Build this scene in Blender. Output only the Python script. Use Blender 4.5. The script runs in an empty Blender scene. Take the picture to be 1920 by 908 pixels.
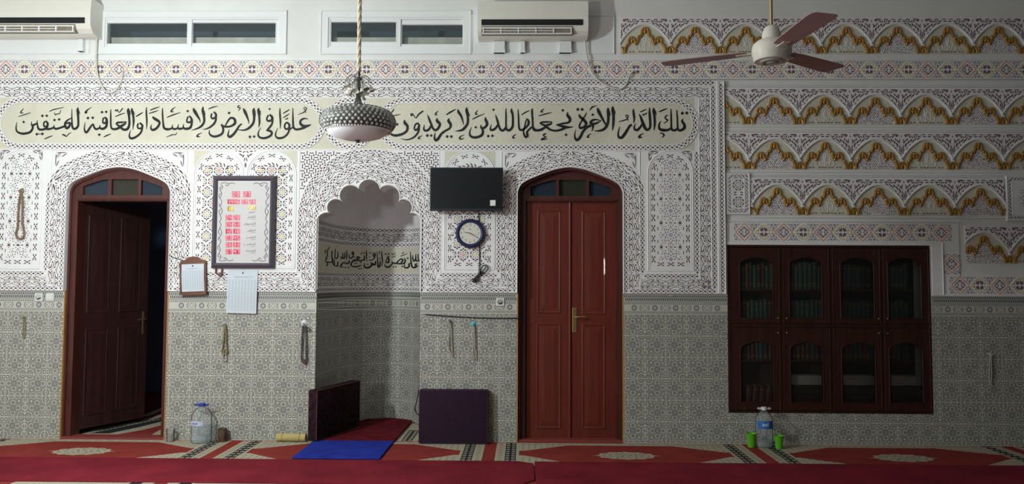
import bpy, bmesh, math, random
from mathutils import Vector, Matrix
from mathutils.geometry import tessellate_polygon
random.seed(7)
SC = bpy.context.scene
COL = SC.collection
PI = math.pi

# ------------------------------------------------------------------ camera, light, exposure
FOC, EYE, DIST = 1450.0, 1.52, 7.4
_p, _y, _r = math.radians(3.0), math.radians(0.9), math.radians(0.27)
FW = Vector((-math.sin(_y)*math.cos(_p), math.cos(_y)*math.cos(_p), math.sin(_p)))
_r0 = Vector((math.cos(_y), math.sin(_y), 0)); _u0 = _r0.cross(FW)
RT = _r0*math.cos(_r) + _u0*math.sin(_r); UP = RT.cross(FW)
cd = bpy.data.cameras.new('camera'); cam = bpy.data.objects.new('camera', cd); COL.objects.link(cam)
cd.sensor_width = 36.0; cd.lens = FOC/1920*36.0; cd.clip_start = 0.05
cam.matrix_world = Matrix(((RT.x, UP.x, -FW.x, 0), (RT.y, UP.y, -FW.y, -DIST), (RT.z, UP.z, -FW.z, EYE), (0, 0, 0, 1)))
SC.camera = cam
SC.view_settings.view_transform = 'Standard'; SC.view_settings.look = 'None'
SC.view_settings.gamma = 1.0; SC.view_settings.use_curve_mapping = False
SC.view_settings.exposure = 0.0
wd = bpy.data.worlds.new('room_fill'); SC.world = wd; wd.use_nodes = True
wd.node_tree.nodes['Background'].inputs[0].default_value = (0.80, 0.95, 1.0, 1)
wd.node_tree.nodes['Background'].inputs[1].default_value = 0.031
def lamp(name, loc, power, color, radius):
    l = bpy.data.lights.new(name, 'POINT'); l.energy = power; l.color = color; l.shadow_soft_size = radius
    o = bpy.data.objects.new(name, l); COL.objects.link(o); o.location = loc; return o
lamp('ceiling_lamp_light', (-3.36, -3.4, 2.75), 362, (0.92, 1.0, 0.985), 0.10)
lamp('rear_fill_light', (-3.4, -6.6, 1.85), 205, (0.95, 1.0, 0.97), 0.20)  # unseen fill light, added to brighten the niche vault and the shadows

# ------------------------------------------------------------------ measuring helpers
# wall units: 196 units to the metre, origin at the photo's centre line and eye level
def X(u): return (u-960)/196.0
def Z(v): return EYE-(v-530)/196.0
def ray(px, py): return FW*FOC + RT*(px-960) - UP*(py-454)
def m(px, py, Y=0.0):
    d = ray(px, py); t = (DIST+Y)/d.y
    return 960+d.x*t*196, 530-(d.z*t)*196
def W(px, py, Y=0.0):
    d = ray(px, py); t = (DIST+Y)/d.y
    return Vector((d.x*t, Y, EYE+d.z*t))
def gx(px, Y, py=600): return W(px, py, Y).x
def fl(px, py, z=0.0):
    d = ray(px, py); t = (z-EYE)/d.z; return d.x*t, d.y*t-DIST

# ------------------------------------------------------------------ materials
MATS = {}
def mat(name, col, rough=0.6, metal=0.0, spec=0.35, noise=0.0, nscale=12.0, bump=0.0, bscale=60.0, emit=None, estr=0.0, trans=0.0, alpha=1.0, coat=0.0, stretch=None):
    if name in MATS: return MATS[name]
    M = bpy.data.materials.new(name); M.use_nodes = True
    nt = M.node_tree; b = nt.nodes['Principled BSDF']
    b.inputs['Roughness'].default_value = rough; b.inputs['Metallic'].default_value = metal
    b.inputs['Specular IOR Level'].default_value = spec
    b.inputs['Base Color'].default_value = (*col, 1)
    b.inputs['Transmission Weight'].default_value = trans; b.inputs['Alpha'].default_value = alpha
    b.inputs['Coat Weight'].default_value = coat
    if emit: b.inputs['Emission Color'].default_value = (*emit, 1); b.inputs['Emission Strength'].default_value = estr
    tc = nt.nodes.new('ShaderNodeTexCoord'); src = tc.outputs['Object']
    if stretch:
        mp = nt.nodes.new('ShaderNodeMapping'); mp.inputs['Scale'].default_value = stretch
        nt.links.new(src, mp.inputs['Vector']); src = mp.outputs['Vector']
    if noise:
        n = nt.nodes.new('ShaderNodeTexNoise'); n.inputs['Scale'].default_value = nscale; n.inputs['Detail'].default_value = 5
        nt.links.new(src, n.inputs['Vector'])
        r = nt.nodes.new('ShaderNodeValToRGB')
        r.color_ramp.elements[0].position = 0.3; r.color_ramp.elements[1].position = 0.7
        r.color_ramp.elements[0].color = (*[c*(1-noise) for c in col], 1)
        r.color_ramp.elements[1].color = (*[min(1, c*(1+noise)) for c in col], 1)
        nt.links.new(n.outputs['Fac'], r.inputs['Fac']); nt.links.new(r.outputs['Color'], b.inputs['Base Color'])
    if bump:
        n2 = nt.nodes.new('ShaderNodeTexNoise'); n2.inputs['Scale'].default_value = bscale; n2.inputs['Detail'].default_value = 4
        nt.links.new(src, n2.inputs['Vector'])
        bp = nt.nodes.new('ShaderNodeBump'); bp.inputs['Strength'].default_value = bump; bp.inputs['Distance'].default_value = 0.01
        nt.links.new(n2.outputs['Fac'], bp.inputs['Height']); nt.links.new(bp.outputs['Normal'], b.inputs['Normal'])
    MATS[name] = M; return M

PLASTER = mat('white_plaster', (0.74, 0.745, 0.735), 0.75, spec=0.2, noise=0.04, nscale=3, bump=0.12, bscale=40)
STUCCO = mat('white_stucco', (0.78, 0.78, 0.785), 0.7, spec=0.25, noise=0.03, nscale=5, bump=0.1, bscale=80)
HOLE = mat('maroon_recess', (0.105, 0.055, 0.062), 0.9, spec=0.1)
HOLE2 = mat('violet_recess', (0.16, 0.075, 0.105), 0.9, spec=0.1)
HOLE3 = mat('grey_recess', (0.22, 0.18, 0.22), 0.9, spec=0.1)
CREAM = mat('cream_plaster', (0.63, 0.61, 0.505), 0.8, spec=0.2, noise=0.05, nscale=6, bump=0.5, bscale=45)
INK = mat('black_paint', (0.018, 0.021, 0.022), 0.6, spec=0.2)
GOLD = mat('gold_paint', (0.40, 0.215, 0.045), 0.4, metal=0.3, spec=0.5, noise=0.25, nscale=40)
PEACH = mat('peach_paint', (0.70, 0.40, 0.30), 0.8, noise=0.15, nscale=60)
YELLOW = mat('yellow_paint', (0.72, 0.63, 0.36), 0.8, noise=0.12, nscale=60)
LILAC = mat('lilac_paint', (0.42, 0.38, 0.55), 0.8)
MIHRAB = mat('mauve_plaster', (0.78, 0.76, 0.78), 0.85, noise=0.05, nscale=3, bump=0.1)
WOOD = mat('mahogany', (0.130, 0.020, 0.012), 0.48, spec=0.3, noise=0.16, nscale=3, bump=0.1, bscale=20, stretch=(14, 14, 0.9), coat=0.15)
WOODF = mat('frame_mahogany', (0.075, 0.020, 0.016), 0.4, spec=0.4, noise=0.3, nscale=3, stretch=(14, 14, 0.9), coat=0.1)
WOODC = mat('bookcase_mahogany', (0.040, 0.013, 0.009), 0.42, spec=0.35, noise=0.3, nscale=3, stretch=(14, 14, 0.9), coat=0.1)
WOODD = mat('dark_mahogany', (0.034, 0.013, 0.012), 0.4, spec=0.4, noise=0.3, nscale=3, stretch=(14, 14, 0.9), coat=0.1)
WOODO = mat('ochre_edge', (0.42, 0.22, 0.06), 0.6, noise=0.2, nscale=20)
SHELFW = mat('shelf_wood', (0.12, 0.04, 0.02), 0.5, noise=0.3, nscale=6)
BRASS = mat('brass', (0.42, 0.31, 0.13), 0.35, metal=0.85)
STEEL = mat('polished_steel', (0.6, 0.6, 0.58), 0.25, metal=1.0)
PVC = mat('white_pvc', (0.76, 0.78, 0.79), 0.4, spec=0.4)
ACW = mat('air_conditioner_ivory', (0.72, 0.71, 0.64), 0.42, spec=0.4)
DARKP = mat('dark_plastic', (0.02, 0.024, 0.03), 0.35)
GLOSSB = mat('screen_black', (0.008, 0.010, 0.012), 0.28, spec=0.4)
VENTB = mat('vent_brown', (0.20, 0.17, 0.13), 0.8, noise=0.3, nscale=40)
CORD = mat('cord_white', (0.62, 0.60, 0.55), 0.6)
CORDB = mat('cord_black', (0.018, 0.018, 0.02), 0.5)
PAPER = mat('paper', (0.58, 0.64, 0.70), 0.8, spec=0.2)
PRINT = mat('print_grey', (0.40, 0.45, 0.50), 0.8, spec=0.2)
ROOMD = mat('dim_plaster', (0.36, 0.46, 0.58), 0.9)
OUTD = mat('night_outside', (0.10, 0.13, 0.15), 0.9)
PARAPET = mat('outside_parapet', (0.72, 0.69, 0.58), 0.9, noise=0.15, nscale=8)
CEIL = mat('ceiling_paint', (0.72, 0.72, 0.70), 0.85, noise=0.03)

def glass(name, col, rough=0.05, fac=0.15, tint=(1, 1, 1), ior=1.45):
    if name in MATS: return MATS[name]
    M = bpy.data.materials.new(name); M.use_nodes = True; nt = M.node_tree; nt.nodes.clear()
    o = nt.nodes.new('ShaderNodeOutputMaterial'); t = nt.nodes.new('ShaderNodeBsdfTransparent'); g = nt.nodes.new('ShaderNodeBsdfGlossy')
    d = nt.nodes.new('ShaderNodeBsdfDiffuse'); d.inputs['Color'].default_value = (*col, 1)
    t.inputs['Color'].default_value = (*tint, 1); g.inputs['Roughness'].default_value = rough
    f = nt.nodes.new('ShaderNodeFresnel'); f.inputs['IOR'].default_value = ior
    a = nt.nodes.new('ShaderNodeMixShader'); a.inputs[0].default_value = fac
    nt.links.new(t.outputs[0], a.inputs[1]); nt.links.new(d.outputs[0], a.inputs[2])
    b = nt.nodes.new('ShaderNodeMixShader'); nt.links.new(f.outputs[0], b.inputs[0])
    nt.links.new(a.outputs[0], b.inputs[1]); nt.links.new(g.outputs[0], b.inputs[2]); nt.links.new(b.outputs[0], o.inputs[0])
    MATS[name] = M; return M
PANE = glass('window_pane', (0.12, 0.16, 0.19), fac=0.20, tint=(0.92, 0.95, 0.96))
CABGLASS = glass('cabinet_glass', (0.08, 0.09, 0.085), fac=0.10, tint=(0.95, 0.96, 0.95))
PET = glass('clear_bottle_plastic', (0.75, 0.80, 0.82), fac=0.11, rough=0.2, tint=(0.985, 0.99, 0.99), ior=1.14)
WATER = glass('water', (0.62, 0.70, 0.74), fac=0.17, rough=0.2, tint=(0.95, 0.975, 0.985), ior=1.10)
TUMBLER = glass('tumbler_glass', (0.6, 0.62, 0.6), fac=0.22, rough=0.05)
CRYSTAL = mat('crystal', (0.88, 0.89, 0.88), 0.15, metal=0.0, spec=1.0)
FROST = mat('frosted_glass', (0.86, 0.87, 0.94), 0.45, spec=0.4)

# glazed tile pattern drawn with distance fields in mirrored tile space (UV in metres)
def tile_material():
    M = bpy.data.materials.new('zellige_print_tile'); M.use_nodes = True; nt = M.node_tree
    b = nt.nodes['Principled BSDF']; b.inputs['Roughness'].default_value = 0.42; b.inputs['Specular IOR Level'].default_value = 0.3
    def mt(op, *a, clamp=False):
        n = nt.nodes.new('ShaderNodeMath'); n.operation = op; n.use_clamp = clamp
        for i, v in enumerate(a):
            if isinstance(v, (int, float)): n.inputs[i].default_value = v
            else: nt.links.new(v, n.inputs[i])
        return n.outputs[0]
    uv = nt.nodes.new('ShaderNodeUVMap'); sp = nt.nodes.new('ShaderNodeSeparateXYZ'); nt.links.new(uv.outputs[0], sp.inputs[0])
    TW, TH = 0.197, 0.2015
    ua, vb = X(335.5), Z(627.6)
    a = mt('MULTIPLY', mt('PINGPONG', mt('SUBTRACT', sp.outputs[0], ua), TW), 290/TW)
    c = mt('MULTIPLY', mt('PINGPONG', mt('SUBTRACT', sp.outputs[1], vb), TH), 290/TH)
    def dist(cx, cy):
        return mt('SQRT', mt('ADD', mt('POWER', mt('ABSOLUTE', mt('SUBTRACT', a, cx)), 2.0), mt('POWER', mt('ABSOLUTE', mt('SUBTRACT', c, cy)), 2.0)))
    dark = None; light = None
    def mx(p, q): return q if p is None else mt('MAXIMUM', p, q)
    def ring(d, r, t): return mt('COMPARE', d, r, t)
    def ang(cx, cy, n): return mt('COSINE', mt('MULTIPLY', mt('ARCTAN2', mt('SUBTRACT', c, cy), mt('SUBTRACT', a, cx)), n))
    # big rosette with its four satellites
    d0 = dist(170, 122); c0 = ang(170, 122, 8)
    dark = mx(dark, mt('MULTIPLY', mt('MULTIPLY', mt('LESS_THAN', d0, 31), mt('GREATER_THAN', c0, 0.35)), 0.45)); d0 = mt('ADD', d0, mt('MULTIPLY', c0, 2.0))
    dark = mx(dark, ring(d0, 37, 5)); light = mx(light, ring(d0, 45, 4))
    for cx, cy in ((98, 122), (242, 122), (170, 50), (170, 194)):
        d = dist(cx, cy); light = mx(light, ring(d, 30, 6)); dark = mx(dark, mt('MULTIPLY', ring(d, 16, 4), 0.8)); dark = mx(dark, mt('MULTIPLY', mt('LESS_THAN', d, 6), 0.8)); dark = mx(dark, mt('MULTIPLY', ring(d, 39, 3), 0.75))
    for cx, cy, r in ((290, 245, 42), (50, 12, 42)):
        d = dist(cx, cy); st = mt('MULTIPLY', ang(cx, cy, 8), 5.0); dark = mx(dark, ring(mt('ADD', d, mt('MULTIPLY', st, .5)), r-2, 5)); d = mt('SUBTRACT', d, st); light = mx(light, ring(d, r+11, 8)); dark = mx(dark, mt('MULTIPLY', ring(d, r+25, 4), 0.7)); light = mx(light, ring(d, r-12, 3))
    for cx, cy in ((0, 230), (0, 125)):
        d = dist(cx, cy); dark = mx(dark, mt('MULTIPLY', ring(d, 22, 5), 0.8)); light = mx(light, ring(d, 34, 7))
    d = dist(263, 35); dark = mx(dark, ring(d, 21, 5)); light = mx(light, mt('LESS_THAN', d, 15)); light = mx(light, ring(d, 31, 4))
    d = dist(88, 215); light = mx(light, mt('LESS_THAN', d, 17)); dark = mx(dark, ring(d, 23, 4))
    d = dist(20, 285); dark = mx(dark, mt('MULTIPLY', ring(d, 26, 4), 0.8))
    d = dist(110, 285); dark = mx(dark, mt('MULTIPLY', ring(d, 30, 4), 0.7)); light = mx(light, ring(d, 40, 4))
    d = dist(195, 285); dark = mx(dark, mt('MULTIPLY', ring(d, 26, 4), 0.7)); light = mx(light, ring(d, 36, 4))
    # small checks between the stars
    g = mt('GREATER_THAN', mt('MULTIPLY', mt('SINE', mt('MULTIPLY', a, 0.36)), mt('SINE', mt('MULTIPLY', c, 0.36))), 0.25)
    base = mt('MULTIPLY', mt('ADD', mt('MULTIPLY', g, 0.40), 0.46), mt('SUBTRACT', 1.0, light))
    f = mt('MAXIMUM', base, dark)
    # joints
    ja = mt('MAXIMUM', mt('LESS_THAN', a, 4.5), mt('GREATER_THAN', a, 285.5)); jc = mt('MAXIMUM', mt('LESS_THAN', c, 4.5), mt('GREATER_THAN', c, 285.5))
    f = mt('MULTIPLY', f, mt('SUBTRACT', 1.0, mt('MAXIMUM', ja, jc)), clamp=True)
    mixn = nt.nodes.new('ShaderNodeMix'); mixn.data_type = 'RGBA'
    mixn.inputs[6].default_value = (0.53, 0.52, 0.455, 1); mixn.inputs[7].default_value = (0.115, 0.12, 0.12, 1)
    nt.links.new(f, mixn.inputs[0]); nt.links.new(mixn.outputs[2], b.inputs['Base Color'])
    return M
TILE = tile_material()
TILEW = mat('tile_border_glaze', (0.53, 0.525, 0.47), 0.42, spec=0.3)
TILED = mat('tile_border_dark', (0.085, 0.095, 0.11), 0.42, spec=0.3)
TILEM = mat('tile_border_grey', (0.25, 0.25, 0.24), 0.42, spec=0.3)

# ------------------------------------------------------------------ mesh builder
ORG = {}
def org(o): return ORG.get(o.name, Vector((0, 0, 0)))
class MB:
    def __init__(s): s.v = []; s.f = []; s.m = []; s.uv = {}
    def poly(s, pts, mi=0):
        i = len(s.v); s.v.extend(tuple(p) for p in pts); s.f.append(tuple(range(i, i+len(pts)))); s.m.append(mi)
    def box(s, x0, x1, y0, y1, z0, z1, mi=0, T=None):
        P = [(x0, y0, z0), (x1, y0, z0), (x1, y1, z0), (x0, y1, z0), (x0, y0, z1), (x1, y0, z1), (x1, y1, z1), (x0, y1, z1)]
        if T: P = [T @ Vector(p) for p in P]
        i = len(s.v); s.v.extend(tuple(p) for p in P)
        for q in ((0, 3, 2, 1), (4, 5, 6, 7), (0, 1, 5, 4), (1, 2, 6, 5), (2, 3, 7, 6), (3, 0, 4, 7)):
            s.f.append(tuple(i+k for k in q)); s.m.append(mi)
    def rbox(s, x0, x1, y0, y1, z0, z1, r, mi=0, seg=3, T=None, bulge=0.0):
        bm = bmesh.new(); bmesh.ops.create_cube(bm, size=1)
        for v in bm.verts:
            v.co = Vector((x0+(v.co.x+.5)*(x1-x0), y0+(v.co.y+.5)*(y1-y0), z0+(v.co.z+.5)*(z1-z0)))
        bmesh.ops.bevel(bm, geom=list(bm.edges), offset=r, segments=seg, profile=0.5, affect='EDGES')
        s.bm(bm, mi, T)
    def bm(s, bm, mi=0, T=None):
        i = len(s.v); bm.verts.ensure_lookup_table()
        for k, v in enumerate(bm.verts): v.index = k
        for v in bm.verts: s.v.append(tuple(T @ v.co) if T else tuple(v.co))
        for f in bm.faces: s.f.append(tuple(i+v.index for v in f.verts)); s.m.append(mi)
        bm.free()
    def tube(s, pts, r, n=8, mi=0, closed=False, caps=True):
        P = [Vector(p) for p in pts]; N = len(P); R = r if isinstance(r, (list, tuple)) else [r]*N
        tang = []
        for k in range(N):
            a = P[(k-1) % N] if (closed or k > 0) else P[k]; b = P[(k+1) % N] if (closed or k < N-1) else P[k]
            t = (b-a); tang.append(t.normalized() if t.length > 1e-9 else Vector((0, 0, 1)))
        ref = Vector((0, 1, 0)) if abs(tang[0].y) < 0.9 else Vector((1, 0, 0))
        u = tang[0].cross(ref).normalized(); i0 = len(s.v)
        for k in range(N):
            u = (u - tang[k]*u.dot(tang[k]))
            u = u.normalized() if u.length > 1e-6 else tang[k].orthogonal().normalized()
            w = tang[k].cross(u)
            for j in range(n):
                a = 2*PI*j/n; s.v.append(tuple(P[k]+(u*math.cos(a)+w*math.sin(a))*R[k]))
        for k in range(N if closed else N-1):
            for j in range(n):
                a = i0+k*n+j; b = i0+k*n+(j+1) % n; c = i0+((k+1) % N)*n+(j+1) % n; d = i0+((k+1) % N)*n+j
                s.f.append((a, b, c, d)); s.m.append(mi)
        if caps and not closed:
            s.f.append(tuple(i0+j for j in reversed(range(n)))); s.m.append(mi)
            s.f.append(tuple(i0+(N-1)*n+j for j in range(n))); s.m.append(mi)
    def lathe(s, prof, c=(0, 0, 0), n=24, mi=0, T=None, sx=1.0, sy=1.0):
        i0 = len(s.v)
        for (r, z) in prof:
            for j in range(n):
                a = 2*PI*j/n; p = Vector((r*math.cos(a)*sx, r*math.sin(a)*sy, z))
                if T: p = T @ p
                s.v.append((p.x+c[0], p.y+c[1], p.z+c[2]))
        K = len(prof)
        for k in range(K-1):
            for j in range(n):
                s.f.append((i0+k*n+j, i0+k*n+(j+1) % n, i0+(k+1)*n+(j+1) % n, i0+(k+1)*n+j)); s.m.append(mi)
        if prof[0][0] > 1e-6: s.f.append(tuple(i0+j for j in reversed(range(n)))); s.m.append(mi)
        if prof[-1][0] > 1e-6: s.f.append(tuple(i0+(K-1)*n+j for j in range(n))); s.m.append(mi)
    def ball(s, c, r, mi=0, n=6, k=4, sq=(1, 1, 1)):
        i0 = len(s.v)
        for a in range(k+1):
            t = PI*a/k
            for j in range(n):
                p = 2*PI*j/n; s.v.append((c[0]+r*sq[0]*math.sin(t)*math.cos(p), c[1]+r*sq[1]*math.sin(t)*math.sin(p), c[2]+r*sq[2]*math.cos(t)))
        for a in range(k):
            for j in range(n):
                s.f.append((i0+a*n+j, i0+(a+1)*n+j, i0+(a+1)*n+(j+1) % n, i0+a*n+(j+1) % n)); s.m.append(mi)
    # plate in the plane of the wall: outline in wall units, front face at depth d (towards the room), d2 behind
    def plate(s, outer, d, d2, holes=(), mi=0, uv=False, sides=True):
        loops = [[Vector((p[0], p[1], 0)) for p in L] for L in [outer]+list(holes)]
        flat = [p for L in loops for p in L]; i0 = len(s.v)
        for p in flat: s.v.append((X(p[0]), -d, Z(p[1])))
        if uv:
            for k, p in enumerate(flat): s.uv[i0+k] = (X(p[0]), Z(p[1]))
        for t in tessellate_polygon(loops):
            A, B, Cc = (flat[k] for k in t)
            cr = (B[0]-A[0])*(Cc[1]-A[1])-(B[1]-A[1])*(Cc[0]-A[0])
            t = t if cr < 0 else (t[0], t[2], t[1])      # face the room (-Y)
            s.f.append(tuple(i0+k for k in t)); s.m.append(mi)
        if sides:
            for L in loops:
                n = len(L)
                for k in range(n):
                    a, b = L[k], L[(k+1) % n]
                    s.poly([(X(a[0]), -d, Z(a[1])), (X(b[0]), -d, Z(b[1])), (X(b[0]), -d2, Z(b[1])), (X(a[0]), -d2, Z(a[1]))], mi)
                    if uv:
                        for q, p in ((4, a), (3, b), (2, b), (1, a)): s.uv[len(s.v)-q] = (X(p[0]), Z(p[1]))
    def build(s, name, mats, parent=None, smooth=False, origin=None, kind=None):
        if not isinstance(mats, (list, tuple)): mats = [mats]
        o0 = Vector(origin) if origin is not None else (org(parent) if parent else Vector((0, 0, 0)))
        me = bpy.data.meshes.new(name)
        me.from_pydata([(v[0]-o0.x, v[1]-o0.y, v[2]-o0.z) for v in s.v], [], s.f)
        for M in mats: me.materials.append(M)
        me.polygons.foreach_set('material_index', s.m)
        if smooth: me.polygons.foreach_set('use_smooth', [True]*len(s.f))
        if s.uv:
            L = me.uv_layers.new(name='UVMap')
            for lp in me.loops: L.data[lp.index].uv = s.uv.get(lp.vertex_index, (0, 0))
        me.update()
        if smooth:
            try: me.set_sharp_from_angle(angle=math.radians(40))
            except Exception: pass
        o = bpy.data.objects.new(name, me); COL.objects.link(o)
        if parent: o.parent = parent; ORG[o.name] = o0 if origin is None else Vector(origin); o.location = o0-org(parent)
        else: o.location = o0; ORG[o.name] = o0
        if kind: o['kind'] = kind
        return o
def tag(o, label=None, cat=None, group=None, kind=None):
    if label: o['label'] = label
    if cat: o['category'] = cat
    if group: o['group'] = group
    if kind: o['kind'] = kind
    return o
def thing(name, label, cat, loc=(0, 0, 0), group=None):
    o = bpy.data.objects.new(name, None); COL.objects.link(o); o.location = loc; o.empty_display_size = 0.05
    ORG[o.name] = Vector(loc); return tag(o, label, cat, group)
def structure(name, loc=(0, 0, 0), label=None):
    o = bpy.data.objects.new(name, None); COL.objects.link(o); o.location = loc; ORG[o.name] = Vector(loc); o['kind'] = 'structure'
    if label: o['label'] = label
    return o
def copy_thing(root, loc, label=None, group=None):
    r = root.copy(); COL.objects.link(r); r.location = loc
    if label: r['label'] = label
    if group: r['group'] = group
    for ch in list(root.children):
        c = ch.copy(); COL.objects.link(c); c.parent = r
        for g in list(ch.children):
            d = g.copy(); COL.objects.link(d); d.parent = c
    return r

# ------------------------------------------------------------------ paths and carved motifs
def cr(pts, n=6, closed=False):
    out = []; N = len(pts)
    for i in range(N if closed else N-1):
        g = lambda k: pts[k % N] if closed else pts[max(0, min(N-1, k))]
        p0, p1, p2, p3 = g(i-1), g(i), g(i+1), g(i+2)
        for k in range(n):
            t = k/n
            out.append(tuple(0.5*((2*b)+(c-a)*t+(2*a-5*b+4*c-d)*t*t+(3*b-a-3*c+d)*t**3) for a, b, c, d in zip(p0, p1, p2, p3)))
    if not closed: out.append(tuple(pts[-1]))
    return out
def arcp(cx, cy, r, a0, a1, n=24, ry=None):
    ry = ry or r
    return [(cx+r*math.cos(math.radians(a0+(a1-a0)*k/n)), cy-ry*math.sin(math.radians(a0+(a1-a0)*k/n))) for k in range(n+1)]
class Path:          # wall-unit polyline; at(s, t): t offsets to the left of travel seen with v downwards
    def __init__(s, pts, closed=False):
        P = [pts[0]]
        for p in pts[1:]:
            if math.hypot(p[0]-P[-1][0], p[1]-P[-1][1]) > 1e-4: P.append(p)
        if closed and math.hypot(P[0][0]-P[-1][0], P[0][1]-P[-1][1]) < 1e-4: P.pop()
        s.closed = closed; s.P = P+[P[0]] if closed else P
        n = len(s.P); seg = [(s.P[k+1][0]-s.P[k][0], s.P[k+1][1]-s.P[k][1]) for k in range(n-1)]
        s.len = [math.hypot(*q) for q in seg]; s.cum = [0]
        for l in s.len: s.cum.append(s.cum[-1]+l)
        s.L = s.cum[-1]
        nr = [(q[1]/l, -q[0]/l) for q, l in zip(seg, s.len)]
        s.N = []
        for k in range(n):
            a = nr[k-1] if k > 0 else (nr[-1] if closed else nr[0]); b = nr[k] if k < n-1 else (nr[0] if closed else nr[-1])
            x, y = a[0]+b[0], a[1]+b[1]; l = math.hypot(x, y) or 1; dt = max(0.35, (x*a[0]+y*a[1])/l)
            s.N.append((x/l/dt, y/l/dt))
        s.i = 0
    def at(s, q, t=0.0):
        if s.closed: q %= s.L
        q = max(0, min(s.L, q)); i = s.i
        if not (s.cum[i] <= q <= s.cum[i+1]):
            lo, hi = 0, len(s.len)-1
            while lo < hi:
                mid = (lo+hi)//2
                if s.cum[mid+1] < q: lo = mid+1
                else: hi = mid
            i = s.i = lo
        f = (q-s.cum[i])/s.len[i]
        a, b = s.P[i], s.P[i+1]; na, nb = s.N[i], s.N[i+1]
        return (a[0]+(b[0]-a[0])*f+(na[0]+(nb[0]-na[0])*f)*t, a[1]+(b[1]-a[1])*f+(na[1]+(nb[1]-na[1])*f)*t)
def wallmap(d): return lambda u, v: (X(u), -d, Z(v))
def wallmaps(d): return [wallmap(d+.00010*i) for i in range(11)]
class Orn:
    """Collects carved motifs; each polygon is given in band coordinates and bent along a path."""
    def __init__(s, mb, mp, keep=None): s.mb, s.keep, s.k = mb, keep, 0; s.mps = mp if isinstance(mp, list) else [mp]
    def put(s, pts, mi=0):
        if s.keep:
            cx = sum(p[0] for p in pts)/len(pts); cy = sum(p[1] for p in pts)/len(pts)
            if not s.keep(cx, cy): return
        ar = sum(pts[k][0]*pts[(k+1) % len(pts)][1]-pts[(k+1) % len(pts)][0]*pts[k][1] for k in range(len(pts)))
        if ar > 0: pts = pts[::-1]
        s.k += 1; mp = s.mps[s.k % len(s.mps)]; s.mb.poly([mp(*p) for p in pts], mi)
    def on(s, path, pts, mi=0): s.put([path.at(*p) for p in pts], mi)
    def lattice(s, path, t0, t1, per=8.6, mi=0):
        n = max(1, round(path.L/per)); p = path.L/n; h = t1-t0
        for k in range(n):
            c = (k+.5)*p
            s.on(path, [(c-.34*p, t0+.5*h), (c, t0+.24*h), (c+.34*p, t0+.5*h), (c, t0+.76*h)], mi)
            if k < n-1 or path.closed:
                s.on(path, [(c+.2*p, t0+h), (c+.8*p, t0+h), (c+.5*p, t0+.70*h)], mi)
                s.on(path, [(c+.2*p, t0), (c+.8*p, t0), (c+.5*p, t0+.30*h)], mi)
    def hourglass(s, path, t0, t1, per=19.0, mi=0):
        n = max(1, round(path.L/per)); p = path.L/n; h = t1-t0
        for k in range(n):
            c = (k+.5)*p
            s.on(path, [(c-2.2, t0+.5*h), (c, t0+.2*h), (c+2.2, t0+.5*h), (c, t0+.8*h)], mi)
            for sg in (-1, 1):
                s.on(path, [(c+sg*2, t0), (c+sg*7.5, t0), (c+sg*3, t0+.42*h)], mi)
                s.on(path, [(c+sg*2, t0+h), (c+sg*7.5, t0+h), (c+sg*3, t0+.58*h)], mi)
    def stars(s, path, t0, t1, per=38.6, mi=0, flip0=0):
        n = max(1, round(path.L/per*2)); p = path.L/n; h = t1-t0
        for k in range(n):
            c = (k+.5)*p; sc = p/19.3
            for (x0, y0, x1, y1, w) in STARM:
                q = leafpts(x0*sc, y0, x1*sc, y1, w*.80) if w < 3 and abs(y1-y0) > 1.2 else leafpts(x0*sc, y0, x1*sc, y1, w*.8)
                if w in (2.5, 1.5):
                    ax, ay, bx, by = x0*sc, y0, x1*sc, y1; l_ = math.hypot(bx-ax, by-ay); nx_, ny_ = -(by-ay)/l_*w*.36, (bx-ax)/l_*w*.36
                    q = [(ax+nx_, ay+ny_), (bx+nx_, by+ny_), (bx-nx_, by-ny_), (ax-nx_, ay-ny_)]
                s.on(path, [(c+a, t0+h*((1-b/19.0) if (k+flip0) % 2 else b/19.0)) for a, b in q], mi)
    def rosette(s, cx, cy, r, mi=0, cmi=None):
        if cmi is not None:
            s.put([(cx+r*(.40 if k % 2 else .24)*math.cos(k*PI/8), cy+r*(.40 if k % 2 else .24)*math.sin(k*PI/8)) for k in range(16)], cmi)
        for k in range(8):
            a = k*PI/4
            P = lambda rr, da: (cx+r*rr*math.cos(a+da), cy+r*rr*math.sin(a+da))
            s.put([P(.44, 0), P(.58, -.20), P(.72, 0), P(.58, .20)], mi)
            s.put([P(.78, .39), P(.9, .39-.26), P(1.04, .39-.16), P(1.04, .39+.16), P(.9, .39+.26)], mi)
            s.put([P(.82, -.06), P(1.0, -.14), P(1.0, .02)], mi)
    def wheel(s, cx, cy, r, mi=0, cmi=None, cols=(0,)):
        if cmi is not None: s.put([(cx+r*(.24 if k % 2 else .14)*math.cos(k*PI/8), cy+r*(.24 if k % 2 else .14)*math.sin(k*PI/8)) for k in range(16)], cmi)
        for k in range(8):
            a = k*PI/4
            P = lambda rr, da: (cx+r*rr*math.cos(a+da), cy+r*rr*math.sin(a+da))
            for rr, dr, da, off in ((.36, .07, .16, 0), (.50, .07, .12, PI/8), (.62, .06, .07, .16), (.62, .06, .07, -.16), (.74, .06, .10, 0), (.88, .07, .05, PI/8-.17), (.88, .07, .05, PI/8+.17), (.98, .05, .05, 0)):
                a = k*PI/4+off; s.put([P(rr-dr, 0), P(rr, -da), P(rr+dr, 0), P(rr, da)], mi)
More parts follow.
